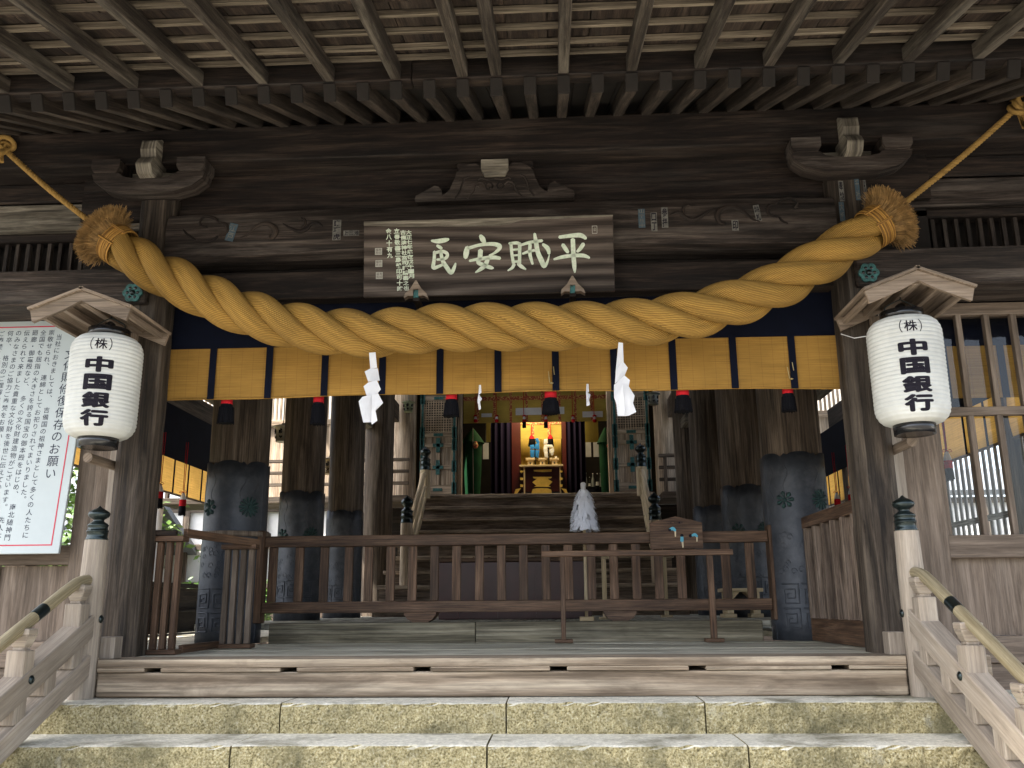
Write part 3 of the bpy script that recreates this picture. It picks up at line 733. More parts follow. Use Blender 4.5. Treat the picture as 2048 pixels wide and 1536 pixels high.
# sheathing boards above the laths, laid along the slope, uneven widths
dk = MB(); rr = random.Random(5)
nrow = [(-2.27, -1.6), (-1.602, -.88)]
for (ya, yb) in nrow:
    x = -XR
    while x < XR:
        wd = rr.uniform(.16, .34); j = rr.uniform(0, .006)
        dk.beam((x + wd / 2, ya, zf(ya) + .128 + j), (x + wd / 2, yb, zf(yb) + .128 + j), wd - rr.choice((.002, .003, .009)), .018); x += wd
dk.build('sheathing', W_DECK, eave)
d2 = MB(); x = -XR
while x < XR:
    d2.beam((x + .13, -.80, zb(-.80) + .112), (x + .13, 1.0, zb(1.0) + .112), .255, .018); x += .26
d2.build('sheathing', DARKVOID, eave)  # black shade between the lower rafters painted into these boards
fa = MB(); fa.box(-XR, XR, YE - .05, YE - .004, zf(YE) - .02, zf(YE) + .18, 'X'); fa.build('fascia', W_RAFT, eave, bevel=.005)
# thatch/bark roofing mass over the whole building: one closed body, open at the court on either side behind
rf = MB()
prof = [(YE - .1, zf(YE) + .16), (YE - .1, zf(YE) + .50), (-.8, 4.2), (1.2, 5.0), (4.2, 6.4), (9, 6.4), (9, 6.1), (4.2, 5.6), (1.2, 4.45), (-.6, 3.46)]
rf.prism([(p[0], p[1]) for p in prof], (-5.4, 0, 0), (0, 1, 0), (0, 0, 1), (10.8, 0, 0))
rf.build('roof_body', W_DECK, eave)
# ================================================================== HALL: pillars, floors, ceiling, side walls
hall = thing('worship_hall', 'dim open timber hall with big round pillars behind the entrance', 'hall', (0, 4.5, 0))
fb = MB(); fb.box(-1.98, -.3, 2.10, 2.36, -.04, .157, 'X'); fb.box(-.297, 1.98, 2.102, 2.36, -.04, .1575, 'X'); fb.build('threshold_beam', W_THRESH, hall, bevel=.01, seg=2)
uf = MB(); x = -2.7; i = 0
while x < 2.7:
    uf.box(x, x + .297, 2.363, 9.0, .10, .150 + .001 * (i % 3), 'Y'); x += .30; i += 1
uf.build('upper_floor', W_FLOOR, hall)
for sx in (-1, 1):
    f2 = MB(); y = .66
    while y < 8.9: f2.box(sx * 2.63, sx * 4.35, y, y + .297, -.06, -.004, 'X'); y += .30
    f2.build('aisle_floor', W_FLOOR, hall)
XP = 2.375
PIL = [(-XP, 2.28, .25), (-XP, 4.28, .228), (-XP, 6.29, .226), (-2.30, 8.05, .215), (XP - .02, 2.28, .25), (XP - .02, 4.28, .235), (XP - .03, 6.29, .226), (2.36, 8.05, .215)]
def lobed_top(r, z0, zt, seg=64, n=6):
    """metal jacket whose upper edge is cut in lobes"""
    mb = MB(); V = []; o = mb.off(); rows = 10
    for k in range(seg):
        a = 2 * math.pi * k / seg; ph = (a * n / (2 * math.pi)) % 1
        top = zt - .055 * (abs(2 * ph - 1) ** 3) + (.035 if abs(ph) < .04 or ph > .96 else 0)
        for j in range(rows + 1): V.append((r * math.cos(a), r * math.sin(a), z0 + (top - z0) * j / rows))
    m = rows + 1; Fc = []; U = []
    for k in range(seg):
        k2 = (k + 1) % seg
        for j in range(rows):
            Fc.append((k * m + j, k2 * m + j, k2 * m + j + 1, k * m + j + 1)); U.append([(0, 0)] * 4)
    mb.add(V, Fc, U, True); return mb
for i, (x, y, r) in enumerate(PIL):
    z0 = 0 if y < 3 else .15
    mb = MB(); nz = 30
    mb.lathe([(r * (1 + .004 * math.sin(k * 1.7 + i)), z0 + (4.6 - z0) * k / nz) for k in range(nz + 1)], (x, y, 0), 40)
    p = mb.build('pillar', W_PILLAR, hall)
    if i % 4 < 3:
        js = lobed_top(r + .008, z0, 1.49); js.v = [(a + x, b + y, c) for a, b, c in js.v]
        sh = js.build('metal_sheath', STEEL, p, solid=.006)
        # engraved relief: key pattern near the foot, scrolls, crests
        rl = MB()
        def on(a, z, lift=.012): return (x + (r + lift) * math.sin(a), y - (r + lift) * math.cos(a), z)
        for cxa in (-.62, 0, .62):
            for zc in ((.17, .36) if z0 == 0 else (.30, .47)):
                w_, h_ = .26, .075
                path = [(-w_, h_), (w_, h_), (w_, -h_), (-w_ * .7, -h_), (-w_ * .7, h_ * .45), (w_ * .6, h_ * .45), (w_ * .6, -h_ * .45), (-w_ * .35, -h_ * .45), (-w_ * .35, 0), (w_ * .3, 0)]
                pts = []
                for q in range(len(path) - 1):
                    for t in range(4): pts.append(on(cxa + path[q][0] + (path[q + 1][0] - path[q][0]) * t / 4, zc + path[q][1] + (path[q + 1][1] - path[q][1]) * t / 4))
                rl.tube(pts, .006, 6)
            for zc in (.60, .75):
                for q in range(5):
                    a0 = cxa + random.uniform(-.25, .25); zz = zc + random.uniform(-.07, .07)
                    rl.tube([on(a0 + .10 * math.cos(t) * (1 - t / 9), zz + .03 * math.sin(t) * (1 - t / 9), .010) for t in [u * .7 for u in range(9)]], .004, 5)
        for cxa in (-1.0, -.5, .5, 1.0):
            rl.tube([on(cxa + .09 * math.sin(t * 1.1), 1.38 - .04 * t, .010) for t in range(9)], .004, 5)
        for a in (-1.25, 1.25):
            rl.tube([on(a, z0 + .01 + q * .12, .010) for q in range(12)], .004, 5)
        rl.build('sheath_relief', STEEL, sh)
        if i % 4 < 2:
            for ac, kind in ((-.62, 0), (.75, 1)) if x < 0 else ((.62, 1), (-.55, 0)):
                cr = MB(); zc = 1.10 if i % 4 == 0 else 1.02
                for q in range(14 if kind else 7):
                    t = 2 * math.pi * q / (14 if kind else 7)
                    L_ = .085 if kind else .07
                    cr.tube([on(ac + .02 / r * math.cos(t), zc + .02 * math.sin(t), .013), on(ac + L_ / r * .8 * math.cos(t), zc + L_ * .8 * math.sin(t), .013), on(ac + L_ / r * math.cos(t), zc + L_ * math.sin(t), .011)], [.006, .013 if kind else .02, .008], 6)
                cr.lathe([(.02, 0), (.015, -.008), (0, -.01)], on(ac, zc, .012), 10, ax='Y')
                cr.build('copper_crest', CREST, sh)
# cut beam ends that poke out of the rear pillars
for (px, py, Y) in ((735, 848, 7.8), (1372, 848, 7.8), (425, 792, 2.9), (1650, 772, 2.9)):
    c = at(px, py, Y); b = MB(); b.box(c.x - .07, c.x + .07, Y - .35, Y + .4, c.z - .05, c.z + .09, 'Y'); b.build('beam_end', W_GREY, hall, bevel=.012)
# long beams over the pillars, ceilings
hb = MB()
for sx in (-1, 1):
    hb.box(sx * 2.25, sx * 2.5, .9, 9.4, 3.3, 3.6, 'Y'); hb.box(sx * 4.1, sx * 4.35, .7, 6.9, 2.6, 2.85, 'Y')
for y in (2.28, 4.28, 6.29): hb.box(-4.3, 4.3, y - .1, y + .1, 3.62, 3.85, 'X')
hb.build('interior_beam', W_PILLAR, hall)
ce = MB()
for k in range(24):
    y = .9 + k * .36; ce.box(-2.6, 2.6, y, y + .357, 4.45, 4.48, 'X')
for sx in (-1, 1):
    for k in range(17):
        y = .66 + k * .36; ce.beam((sx * 2.4, y + .18, 3.9), (sx * 5.3, y + .18, 2.95), .357, .03, up=(0, 0, 1))
ce.build('ceiling_boards', W_BEAM, hall)
# side walls at x = +-4.2: dado, posts, sill, head beam
for sx in (-1, 1):
    for y in (.75, 2.28, 4.28, 6.5) + ((9.2,) if sx > 0 else ()):
        b = MB(); b.box(sx * 4.12, sx * 4.30, y - .09, y + .09, -.05, 2.6, 'Z'); b.build('side_post', W_WING if sx < 0 else W_PILLAR, hall, bevel=.006)
    if sx < 0:
        b = MB()
        for ya, yb in ((.84, 2.19), (2.37, 4.19), (4.37, 6.41)):
            b.box(-4.22, -4.18, ya, yb, .0, .52, 'Y')
        b.box(-4.26, -4.14, .84, 6.41, .525, .575, 'Y'); b.box(-4.17, -4.10, .84, 6.41, .24, .262, 'Y'); b.build('dado', W_BEAM, hall, bevel=.003)
        # a few loose things on the dado shelf stay out of sight
    else:
        b = MB(); y = .9
        while y < 9.1:
            b.box(4.21, 4.225, y, y + .05, 0, 1.66, 'Z'); y += .115
        b.box(4.17, 4.208, .84, 9.1, .98, 1.03, 'Y'); b.box(4.17, 4.208, .84, 9.1, .10, .26, 'Y'); b.build('picket_screen', PICKET, hall, bevel=.003)
    v = MB(); v.box(sx * 4.10, sx * 4.098, .84, 6.41 if sx < 0 else 9.1, 1.98, 2.6, 'Y'); v.build('valance', NAVY, hall)
# side reed blinds, each hung by itself between the side posts
bl = 0
side_txt = {(-1, 0): 'orange reed blind nearest the left front post, lit from behind', (-1, 1): 'orange reed blind with two red cords left of the big sheathed pillar', (-1, 2): 'orange reed blind farthest back on the left side',
            (1, 0): 'orange reed blind seen through the glazed lattice window', (1, 1): 'orange reed blind between the right front post and sheathed pillar', (1, 2): 'orange reed blind right of the right front post, third from the porch', (1, 3): 'orange reed blind farthest back on the right side'}
for sx in (-1, 1):
    for k, (ya, yb) in enumerate(((.86, 2.17), (2.39, 4.17), (4.39, 6.39)) + (((6.61, 9.08),) if sx > 0 else ())):
        X = sx * 4.15
        t = thing('reed_blind', side_txt[(sx, k)], 'blind', (X, (ya + yb) / 2, 1.6), 'side reed blinds')
        mb = MB(); n = 12
        for j in range(n):
            za = 2.02 - .42 * j / n; zc = 2.02 - .42 * (j + 1) / n
            bulge = lambda z: sx * -.02 * math.sin((2.02 - z) / .42 * 3.1)
            mb.add([(X + bulge(za), ya, za), (X + bulge(za), yb, za), (X + bulge(zc), yb, zc), (X + bulge(zc), ya, zc)], [(0, 1, 2, 3)], [[(ya, za), (yb, za), (yb, zc), (ya, zc)]], True)
        mb.build('reed_sheet', SUDARE, t)
        m2 = MB(); y = ya + .18
        while y < yb: m2.box(X - sx * .026, X - sx * .023, y - .02, y + .02, 1.598, 2.03, 'Z'); y += .42
        m2.build('dark_band', NAVY, t)
        m3 = MB(); m3.box(X - .012, X + .012, ya, yb, 1.585, 1.605, 'Y'); m3.build('bottom_rod', W_CAN, t)
# tassels on red cords in front of the side blinds
def cord_tassel(p, ztop, label, group):
    t = thing('hanging_tassel', label, 'tassel', (p.x, p.y, p.z - .27), group)
    c = MB(); c.tube([(p.x - .012, p.y, ztop), (p.x - .006, p.y, p.z + .02)], .004, 6); c.tube([(p.x + .012, p.y, ztop), (p.x + .006, p.y, p.z + .02)], .004, 6)
    for sx in (-1, 1): c.tube([(p.x, p.y - .01, p.z + .005), (p.x + sx * .03, p.y - .012, p.z + .018), (p.x + sx * .045, p.y - .012, p.z), (p.x + sx * .02, p.y - .012, p.z - .008), (p.x, p.y - .01, p.z + .005)], .004, 6)
    c.build('red_cord', RED, t)
    MB().lathe([(.012, 0), (.03, -.05), (.036, -.085)], (p.x, p.y, p.z), 14).build('tassel_head', PAPER, t)
    MB().lathe([(.036, -.085), (.04, -.10), (.04, -.16)], (p.x, p.y, p.z), 14).build('red_collar', RED, t)
    f = MB(); rr = random.Random(p.x)
    f.lathe([(.036, -.16), (.040, -.20), (.043, -.26), (.0, -.255)], (p.x, p.y, p.z), 14)
    for k in range(40):
        a = rr.uniform(0, 6.28); q = rr.uniform(.02, .043); f.tube([(p.x + .036 * math.cos(a), p.y + .036 * math.sin(a), p.z - .17), (p.x + q * math.cos(a), p.y + q * math.sin(a), p.z - .27 + rr.uniform(-.006, .008))], .003, 4)
    f.build('black_fringe', FRINGE, t)
for px, py, X, lab in ((321, 968, -4.0, 'red and black tassel beside the white post, nearer of the left pair'), (367, 985, -4.0, 'red and black tassel hanging nearest the big left pillar'),
                       (1893, 903, 4.0, 'red and black tassel seen through the lattice window'), (1673, 985, 4.0, 'red and black tassel next to the right sheathed pillar'), (1701, 975, 4.0, 'red and black tassel just left of the right front post')):
    p = atx(px, py, X); cord_tassel(p, 2.2, lab, 'tassels on the side blinds')

# ---- wing walls either side of the porch, each a thing of its own
def wing(sx):
    lab = 'brown boarded wall with battens below the white notice board' if sx < 0 else 'boarded wall with a glazed lattice window right of the porch'
    t = thing('panel_wall' if sx < 0 else 'lattice_wall', lab, 'wall', (sx * 4, .55, -.3))
    yf = .50
    xi = 2.62; xo = 6.2
    def b(name, x0, x1, y0, y1, z0, z1, mat, ax=None, bv=.005, par=t):
        m = MB(); m.box(sx * x0, sx * x1, y0, y1, z0, z1, ax); return m.build(name, mat, par, bevel=bv)
    # jamb boards next to the post
    b('jamb_board', 2.45, 2.55, .36, .46, -.2, 2.22, W_NEW, 'Z'); b('jamb_board', 2.552, 2.66, .40, .50, -.2, 2.22, W_WING, 'Z'); b('jamb_board', 2.662, 2.80, .44, .58, -.2, 2.22, W_WING, 'Z')
    b('window_sill', 2.80, xo, yf - .03, yf + .09, .565 if sx < 0 else .55, .69, W_WING, 'X')
    x = 2.802; k = 0
    while x < xo:
        wv = .52; b('wall_panel', x, min(x + wv, xo) - .002, yf + .03, yf + .06, .085, .56, W_WING, 'Z', 0)
        if k > 0: b('batten', x - .03, x + .03, yf + .002, yf + .03, .085, .55, W_WING, 'Z', .004)
        x += wv; k += 1
    b('base_rail', 2.802, xo, yf - .045, yf + .06, -.075, .083, W_WING, 'X'); b('base_beam', 2.802, xo, yf - .02, yf + .1, -.33, -.077, W_WING, 'X')
    b('foundation_board', 2.3, xo, yf + .2, yf + .25, GZ, -.33, DARKVOID, 'X', 0)
    b('head_rail', 2.80, xo, yf, yf + .10, 2.14, 2.222, W_WING, 'X')
    if sx > 0:
        wn = thing('lattice_window', 'x', 'x', (sx * 4, yf, .69)); wn.parent = t; wn.location = Vector(wn['_w']) - Vector(t['_w'])
        for k_ in ('label', 'category'): del wn[k_]
        zm = 1.485
        m = MB(); m.box(2.80, xo, yf + .0, yf + .05, zm - .028, zm + .028, 'X')
        xx = [2.80 + .03, 3.10, 3.345, 3.59, 3.835, 4.08, 4.6, 5.1, 5.6]
        for q in [2.835] + [at(p, 720, yf).x for p in (1928, 1985)] + [at(2040, 720, yf).x + .25 * k for k in range(0, 9)]:
            m.box(q - .018, q + .018, yf + .002, yf + .046, .69, zm - .0285, 'Z'); m.box(q - .0181, q + .0181, yf + .002, yf + .046, zm + .0285, 2.14, 'Z')
        m.build('lattice_bars', W_WING, wn, bevel=.003)
        g = MB(); g.add([(2.81, yf + .055, .69), (xo, yf + .055, .69), (xo, yf + .055, 2.14), (2.81, yf + .055, 2.14)], [(0, 1, 2, 3)]); g.build('glass_pane', GLASS, wn)
    else:
        b('mullion', 3.7, 3.78, yf, yf + .06, .69, 2.14, W_WING, 'Z'); b('mullion', 4.6, 4.68, yf, yf + .06, .69, 2.14, W_WING, 'Z')
    return t
wing(-1); wing(1)
# front blind continuing behind the right window
t = thing('reed_blind', 'yellow reed blind with navy top hanging behind the lattice window', 'blind', (3.6, .75, 1.6))
m = MB(); m.add([(2.75, .72, 1.62), (5.2, .72, 1.62), (5.2, .72, 1.985), (2.75, .72, 1.985)], [(0, 1, 2, 3)], [[(0, 0), (2.45, 0), (2.45, .37), (0, .37)]]); m.build('reed_sheet', BLIND, t)
m = MB(); m.box(2.75, 5.2, .715, .719, 1.985, 2.3, 'X')
for q in (3.03, 3.41, 3.79, 4.17, 4.55): m.box(q - .024, q + .024, .712, .7145, 1.618, 1.985, 'Z')
m.build('navy_band', NAVY, t)

# ================================================================== INNER SANCTUARY
YD = 9.8
W_NOSE = wood('worn_tread_timber', (.14, .10, .07), (.26, .20, .145), (.40, .33, .25), sv=12, wear=(.45, .39, .31), wear_amt=.4)
W_STEP = wood('stair_timber', (.07, .048, .033), (.15, .11, .08), (.27, .21, .16), sv=12, wear=(.33, .28, .22), wear_amt=.4)
san = thing('inner_sanctuary', 'inner sanctuary of pale timber with open metal-bound doors at the top of the stairs', 'shrine building', (0, YD, .15))
ZS = 2.06
def sb_(name, x0, x1, y0, y1, z0, z1, mat, ax=None, bv=.006):
    m = MB(); m.box(x0, x1, y0, y1, z0, z1, ax); return m.build(name, mat, san, bevel=bv)
sb_('threshold', -1.95, 2.0, YD - .2, YD + .05, ZS - .04, ZS + .035, W_SHRINE, 'X'); sb_('veranda_edge', -1.98, 2.03, YD - .42, YD - .202, ZS - .14, ZS - .042, W_SHRINE, 'X')
sb_('veranda_board', -6, -1.98, YD - 1.0, YD - .05, ZS - .16, ZS - .06, W_PILLAR, 'X'); sb_('veranda_board', 2.03, 6, YD - 1.0, YD - .05, ZS - .16, ZS - .06, W_PILLAR, 'X')
sb_('underfloor', -3.2, 3.2, YD - .05, YD, .1, ZS - .16, W_BEAM, 'X', 0)
# steps
for k in range(9):
    z = .15 + (ZS - .19) * (k + 1) / 9; y = 6.75 + k * .29
    wx = 2.12 - .03 * k
    sb_('stair_tread', -wx, wx - .02, y, y + .34, z - .055, z, W_NOSE, 'X', .008)
    sb_('stair_riser', -wx + .03, wx - .05, y + .04, y + .07, z - (ZS - .19) / 9, z - .056, W_STEP, 'X', 0)
# lintel and frame
sb_('door_frame', -1.30, -1.225, YD - .05, YD + .08, ZS + .036, 4.25, W_SHRINE, 'Z'); sb_('door_frame', 1.265, 1.34, YD - .05, YD + .08, ZS + .036, 4.25, W_SHRINE, 'Z')
sb_('door_lintel', -1.95, 2.0, YD - .06, YD + .10, 4.25, 4.6, W_BEAM, 'X')
# round sanctuary pillars
for x in (-2.19, 2.23):
    m = MB(); m.lathe([(.19, ZS - .1), (.19, 5.2)], (x, YD - .1, 0), 32); m.build('sanctuary_pillar', W_SHRINE, san)
# walls beyond, lattice screens
for x0, x1 in ((-6, -2.62), (2.62, 6)):
    x = x0; k = 0
    while x < x1 - .05:
        sb_('wall_board', x, min(x + .82, x1), YD + .02, YD + .05, ZS - .1, 3.35, W_SHRINE, 'Z', 0); sb_('wall_stile', x, x + .07, YD - .02, YD + .02, ZS - .1, 3.35, W_SHRINE, 'Z'); x += .824; k += 1
    sb_('wall_rail', x0, x1, YD - .04, YD + .02, 3.35, 3.45, W_SHRINE, 'X')
    m = MB(); x = x0
    while x < x1: m.box(x, x + .035, YD, YD + .03, 3.45, 4.2, 'Z'); x += .075
    m.build('wall_grille', W_SHRINE, san); sb_('wall_backing', x0, x1, YD + .3, YD + .33, 3.4, 4.4, PLASTER, 'X', 0)
for x0, x1 in ((-2.60, -2.39), (2.43, 2.64)):
    m = MB()
    for za, zc in ((ZS, 2.72), (2.80, 3.95)):
        m.box(x0, x1, YD - .02, YD + .02, zc, zc + .06, 'X')
        n = 5
        for k in range(n): xx = x0 + (x1 - x0) * (k + .5) / n; m.box(xx - .012, xx + .012, YD - .012, YD + .004, za, zc, 'Z')
        z = za
        while z < zc: m.box(x0, x1, YD - .016, YD, z, z + .024, 'X'); z += .055
    m.build('lattice_screen', W_SHRINE, san); sb_('screen_backing', x0, x1, YD + .05, YD + .06, ZS, 4.0, W_BEAM, 'Z', 0)
# veranda railings on either side
for x0, x1 in ((-6, -1.98), (2.0, 6)):
    m = MB()
    for z in (ZS + .14, ZS + .33, ZS + .52): m.box(x0, x1, YD - .95, YD - .89, z - .025, z + .025, 'X')
    x = x0 + .1
    while x < x1: m.box(x - .025, x + .025, YD - .96, YD - .88, ZS - .06, ZS + .5, 'Z'); x += 1.0
    m.build('veranda_railing', W_PILLAR, san, bevel=.004)
# doors folded back, with lattice above, panels below, copper straps
def door(x0, x1):
    d = MB(); yb = YD - .10; W_ = x1 - x0; z0 = ZS + .05; z1 = 3.95
    for a in (x0, x1 - .07): d.box(a, a + .07, yb - .03, yb + .03, z0, z1, 'Z')
    for za, h in ((z0, .16), (z0 + .42, .07), (z0 + .80, .07), (z0 + .98, .08), (3.72, .10), (z1 - .07, .07)): d.box(x0 + .071, x1 - .071, yb - .028, yb + .028, za, za + h, 'X')
    xm = (x0 + x1) / 2
    d.box(xm - .03, xm + .03, yb - .026, yb + .026, z0 + .161, z0 + .80, 'Z')
    dd = d.build('door', W_SHRINE, san, bevel=.004)
    p = MB(); p.box(x0 + .07, x1 - .07, yb - .004, yb + .012, z0 + .16, z0 + 1.0, 'Z'); p.build('door_panel', W_SHRINE, dd)
    l = MB(); n = 11
    for k in range(n): xx = x0 + .07 + (W_ - .14) * (k + .5) / n; l.box(xx - .008, xx + .008, yb - .016, yb, z0 + 1.06, 3.72, 'Z')
    n = 13
    for k in range(n): zz = z0 + 1.06 + (3.72 - z0 - 1.06) * (k + .5) / n; l.box(x0 + .07, x1 - .07, yb - .012, yb + .003, zz - .008, zz + .008, 'X')
    l.build('door_lattice', W_SHRINE, dd); q = MB(); q.box(x0 + .07, x1 - .07, yb + .02, yb + .028, z0 + 1.06, 3.72, 'Z'); q.build('lattice_backing', W_BEAM, dd)
    c = MB(); yf = yb - .036
    def strap(xa, xb, za, zc): c.box(xa, xb, yf - .006, yf + .006, za, zc)
    for a in (x0, x1 - .07):
        for za in (z0, z0 + .37, z0 + .74, z0 + .95, 3.66): strap(a - .006, a + .076, za, za + .20)
        strap(a + .015, a + .055, z0, z1)
    for za in (z0 + .42, z0 + .80):
        strap(xm - .035, xm + .035, za - .09, za + .16); strap(xm - .09, xm + .09, za + .005, za + .065)
    for za in (z0 + .05, z0 + .99, 3.74, z1 - .06): strap(xm - .08, xm + .08, za, za + .05)
    c.build('copper_fittings', TEAL, dd, bevel=.004)
door(-1.93, -1.31); door(1.345, 1.965)
# stair posts with bulb caps, sloping rails
def giboshi(mb, x, y, z, r, k=1.0):
    mb.lathe([(r * 1.02, z), (r * 1.05, z + .02 * k), (r * .98, z + .03 * k), (r * .98, z + .085 * k), (r * 1.06, z + .09 * k), (r * 1.06, z + .10 * k), (r * .96, z + .105 * k), (r * .96, z + .15 * k), (r * 1.05, z + .155 * k), (r * .9, z + .175 * k), (r * .55, z + .20 * k), (r * .50, z + .215 * k), (r * .62, z + .228 * k), (r * .95, z + .25 * k), (r * 1.06, z + .275 * k), (r * 1.0, z + .30 * k), (r * .7, z + .325 * k), (r * .3, z + .345 * k), (r * .1, z + .365 * k), (0, z + .375 * k)], (x, y, 0), 28)
for sx in (-1, 1):
    xa = -1.735 if sx < 0 else 1.735
    for (y, zt, zb_) in ((7.3, 1.42, .33), (9.0, 2.42, ZS - .1)):
        m = MB(); m.lathe([(.085, zb_), (.085, zt)], (xa, y, 0), 24); po = m.build('stair_post', W_PALE if y > 8 else W_SHRINE, san)
        g = MB(); giboshi(g, xa, y, zt, .085, 1.05); g.build('post_cap', BRONZE, po)
    m = MB()
    for dz in (-.05, -.30, -.55):
        m.tube([(xa, 7.38, 1.35 + dz), (xa, 7.9, 1.70 + dz), (xa, 8.5, 2.12 + dz), (xa, 8.78, 2.36 + dz * .9), (xa, 8.93, 2.38 + dz * .8)], .04, 10)
    m.build('stair_rail', W_PALE, san)
# dark interior shell of the sanctuary, a lamp over the altar
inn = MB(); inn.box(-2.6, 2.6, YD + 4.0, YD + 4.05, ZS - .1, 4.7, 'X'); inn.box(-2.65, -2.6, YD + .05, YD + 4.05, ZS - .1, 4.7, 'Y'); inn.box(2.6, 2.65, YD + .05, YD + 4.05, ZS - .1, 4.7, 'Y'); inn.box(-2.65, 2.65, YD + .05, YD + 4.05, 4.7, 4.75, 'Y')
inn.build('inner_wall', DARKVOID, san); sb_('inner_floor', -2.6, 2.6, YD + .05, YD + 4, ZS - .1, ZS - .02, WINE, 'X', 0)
for x in (-.80, .86):
    xa_, xb_ = (at(820 + 832 / 4.096, 860, YD + 1.6).x, at(820 + 905 / 4.096, 860, YD + 1.6).x) if x < 0 else (at(820 + 1242 / 4.096, 860, YD + 1.6).x, at(820 + 1280 / 4.096, 860, YD + 1.6).x)
    m = MB(); m.box(xa_, xb_, YD + 1.6, YD + 1.74, ZS, 4.7, 'Z'); m.build('altar_pillar', WINE, san)
lamp = thing('altar_lamp', 'small warm lamp high above the gold altar', 'lamp', (.03, YD + .95, 4.30))
lm, lnt, ln_, lp, lo = mat_new('lamp_glow'); lp.inputs['Emission Color'].default_value = (1, .82, .5, 1); lp.inputs['Emission Strength'].default_value = 8
m = MB(); m.lathe([(.03, 0), (.05, .04), (.05, .10), (.02, .12)], (.03, YD + .95, 4.30), 16); m.build('lamp_globe', lm, lamp)
al = bpy.data.lights.new('altar_light', 'AREA'); al.energy = 16; al.color = (1, .80, .45); al.size = .7
ao = bpy.data.objects.new('lamp_light', al); COL.objects.link(ao); ao.parent = lamp; ao.location = (0, .02, -.04); ao.rotation_euler = (R(28), 0, 0)
for sx, lab in ((-1, 'long outer corridor with white panels far behind the left pillars'), (1, 'long outer corridor with white panels far behind the right pillars')):
    t = thing('corridor', lab, 'building', (sx * 7, 14, GZ))
    m = MB(); m.box(sx * 3.4, sx * 12, 14.0, 14.2, .75, 2.4, 'X'); m.build('wall', PLASTER, t)
    m = MB(); m.box(sx * 3.4, sx * 12, 13.95, 14.2, GZ, .74, 'X'); m.build('lower_wall', W_WING, t)
    m = MB()
    for k in range(11): m.box(sx * (3.4 + k * .85) - .07, sx * (3.4 + k * .85) + .07, 13.88, 13.948, GZ, 2.4, 'Z')
    for z in (.7, 1.5, 2.3): m.box(sx * 3.4, sx * 12, 13.90, 13.947, z, z + .12, 'X')
    m.build('timber_frame', W_PILLAR, t, bevel=.004)
    m = MB(); m.beam((sx * 7.7, 13.8, 2.50), (sx * 7.7, 15, 3.1), 9.2, .12); m.build('roof', TILE, t)
# back-left and back-right: far outer building and court
hb_ = thing('side_building', 'low building with a grey tiled roof beyond the left opening', 'building', (-10, 9, GZ))
m = MB(); m.box(-14, -8, 10, 14, GZ, 1.1, 'X'); m.build('wall', PLASTER, hb_)
m = MB(); m.beam((-11, 8.9, .95), (-11, 12, 2.4), 7.2, .12); m.beam((-11, 15.1, .95), (-11, 12, 2.4), 7.2, .12)
hr = m.build('roof', TILE, hb_)
m = MB()
for k in range(18): m.tube([(-14.5 + k * .41, 8.88, 1.03), (-14.5 + k * .41, 12, 2.49)], .05, 8)
m.build('tile_ridge', TILE, hr)
m = MB()
for z in (.2, .75): m.box(-14, -8, 9.93, 9.99, z, z + .12, 'X')
for k in range(7): m.box(-14 + k * .98, -13.88 + k * .98, 9.92, 9.985, GZ, .95, 'Z')
m.build('timber_frame', W_WING, hb_)
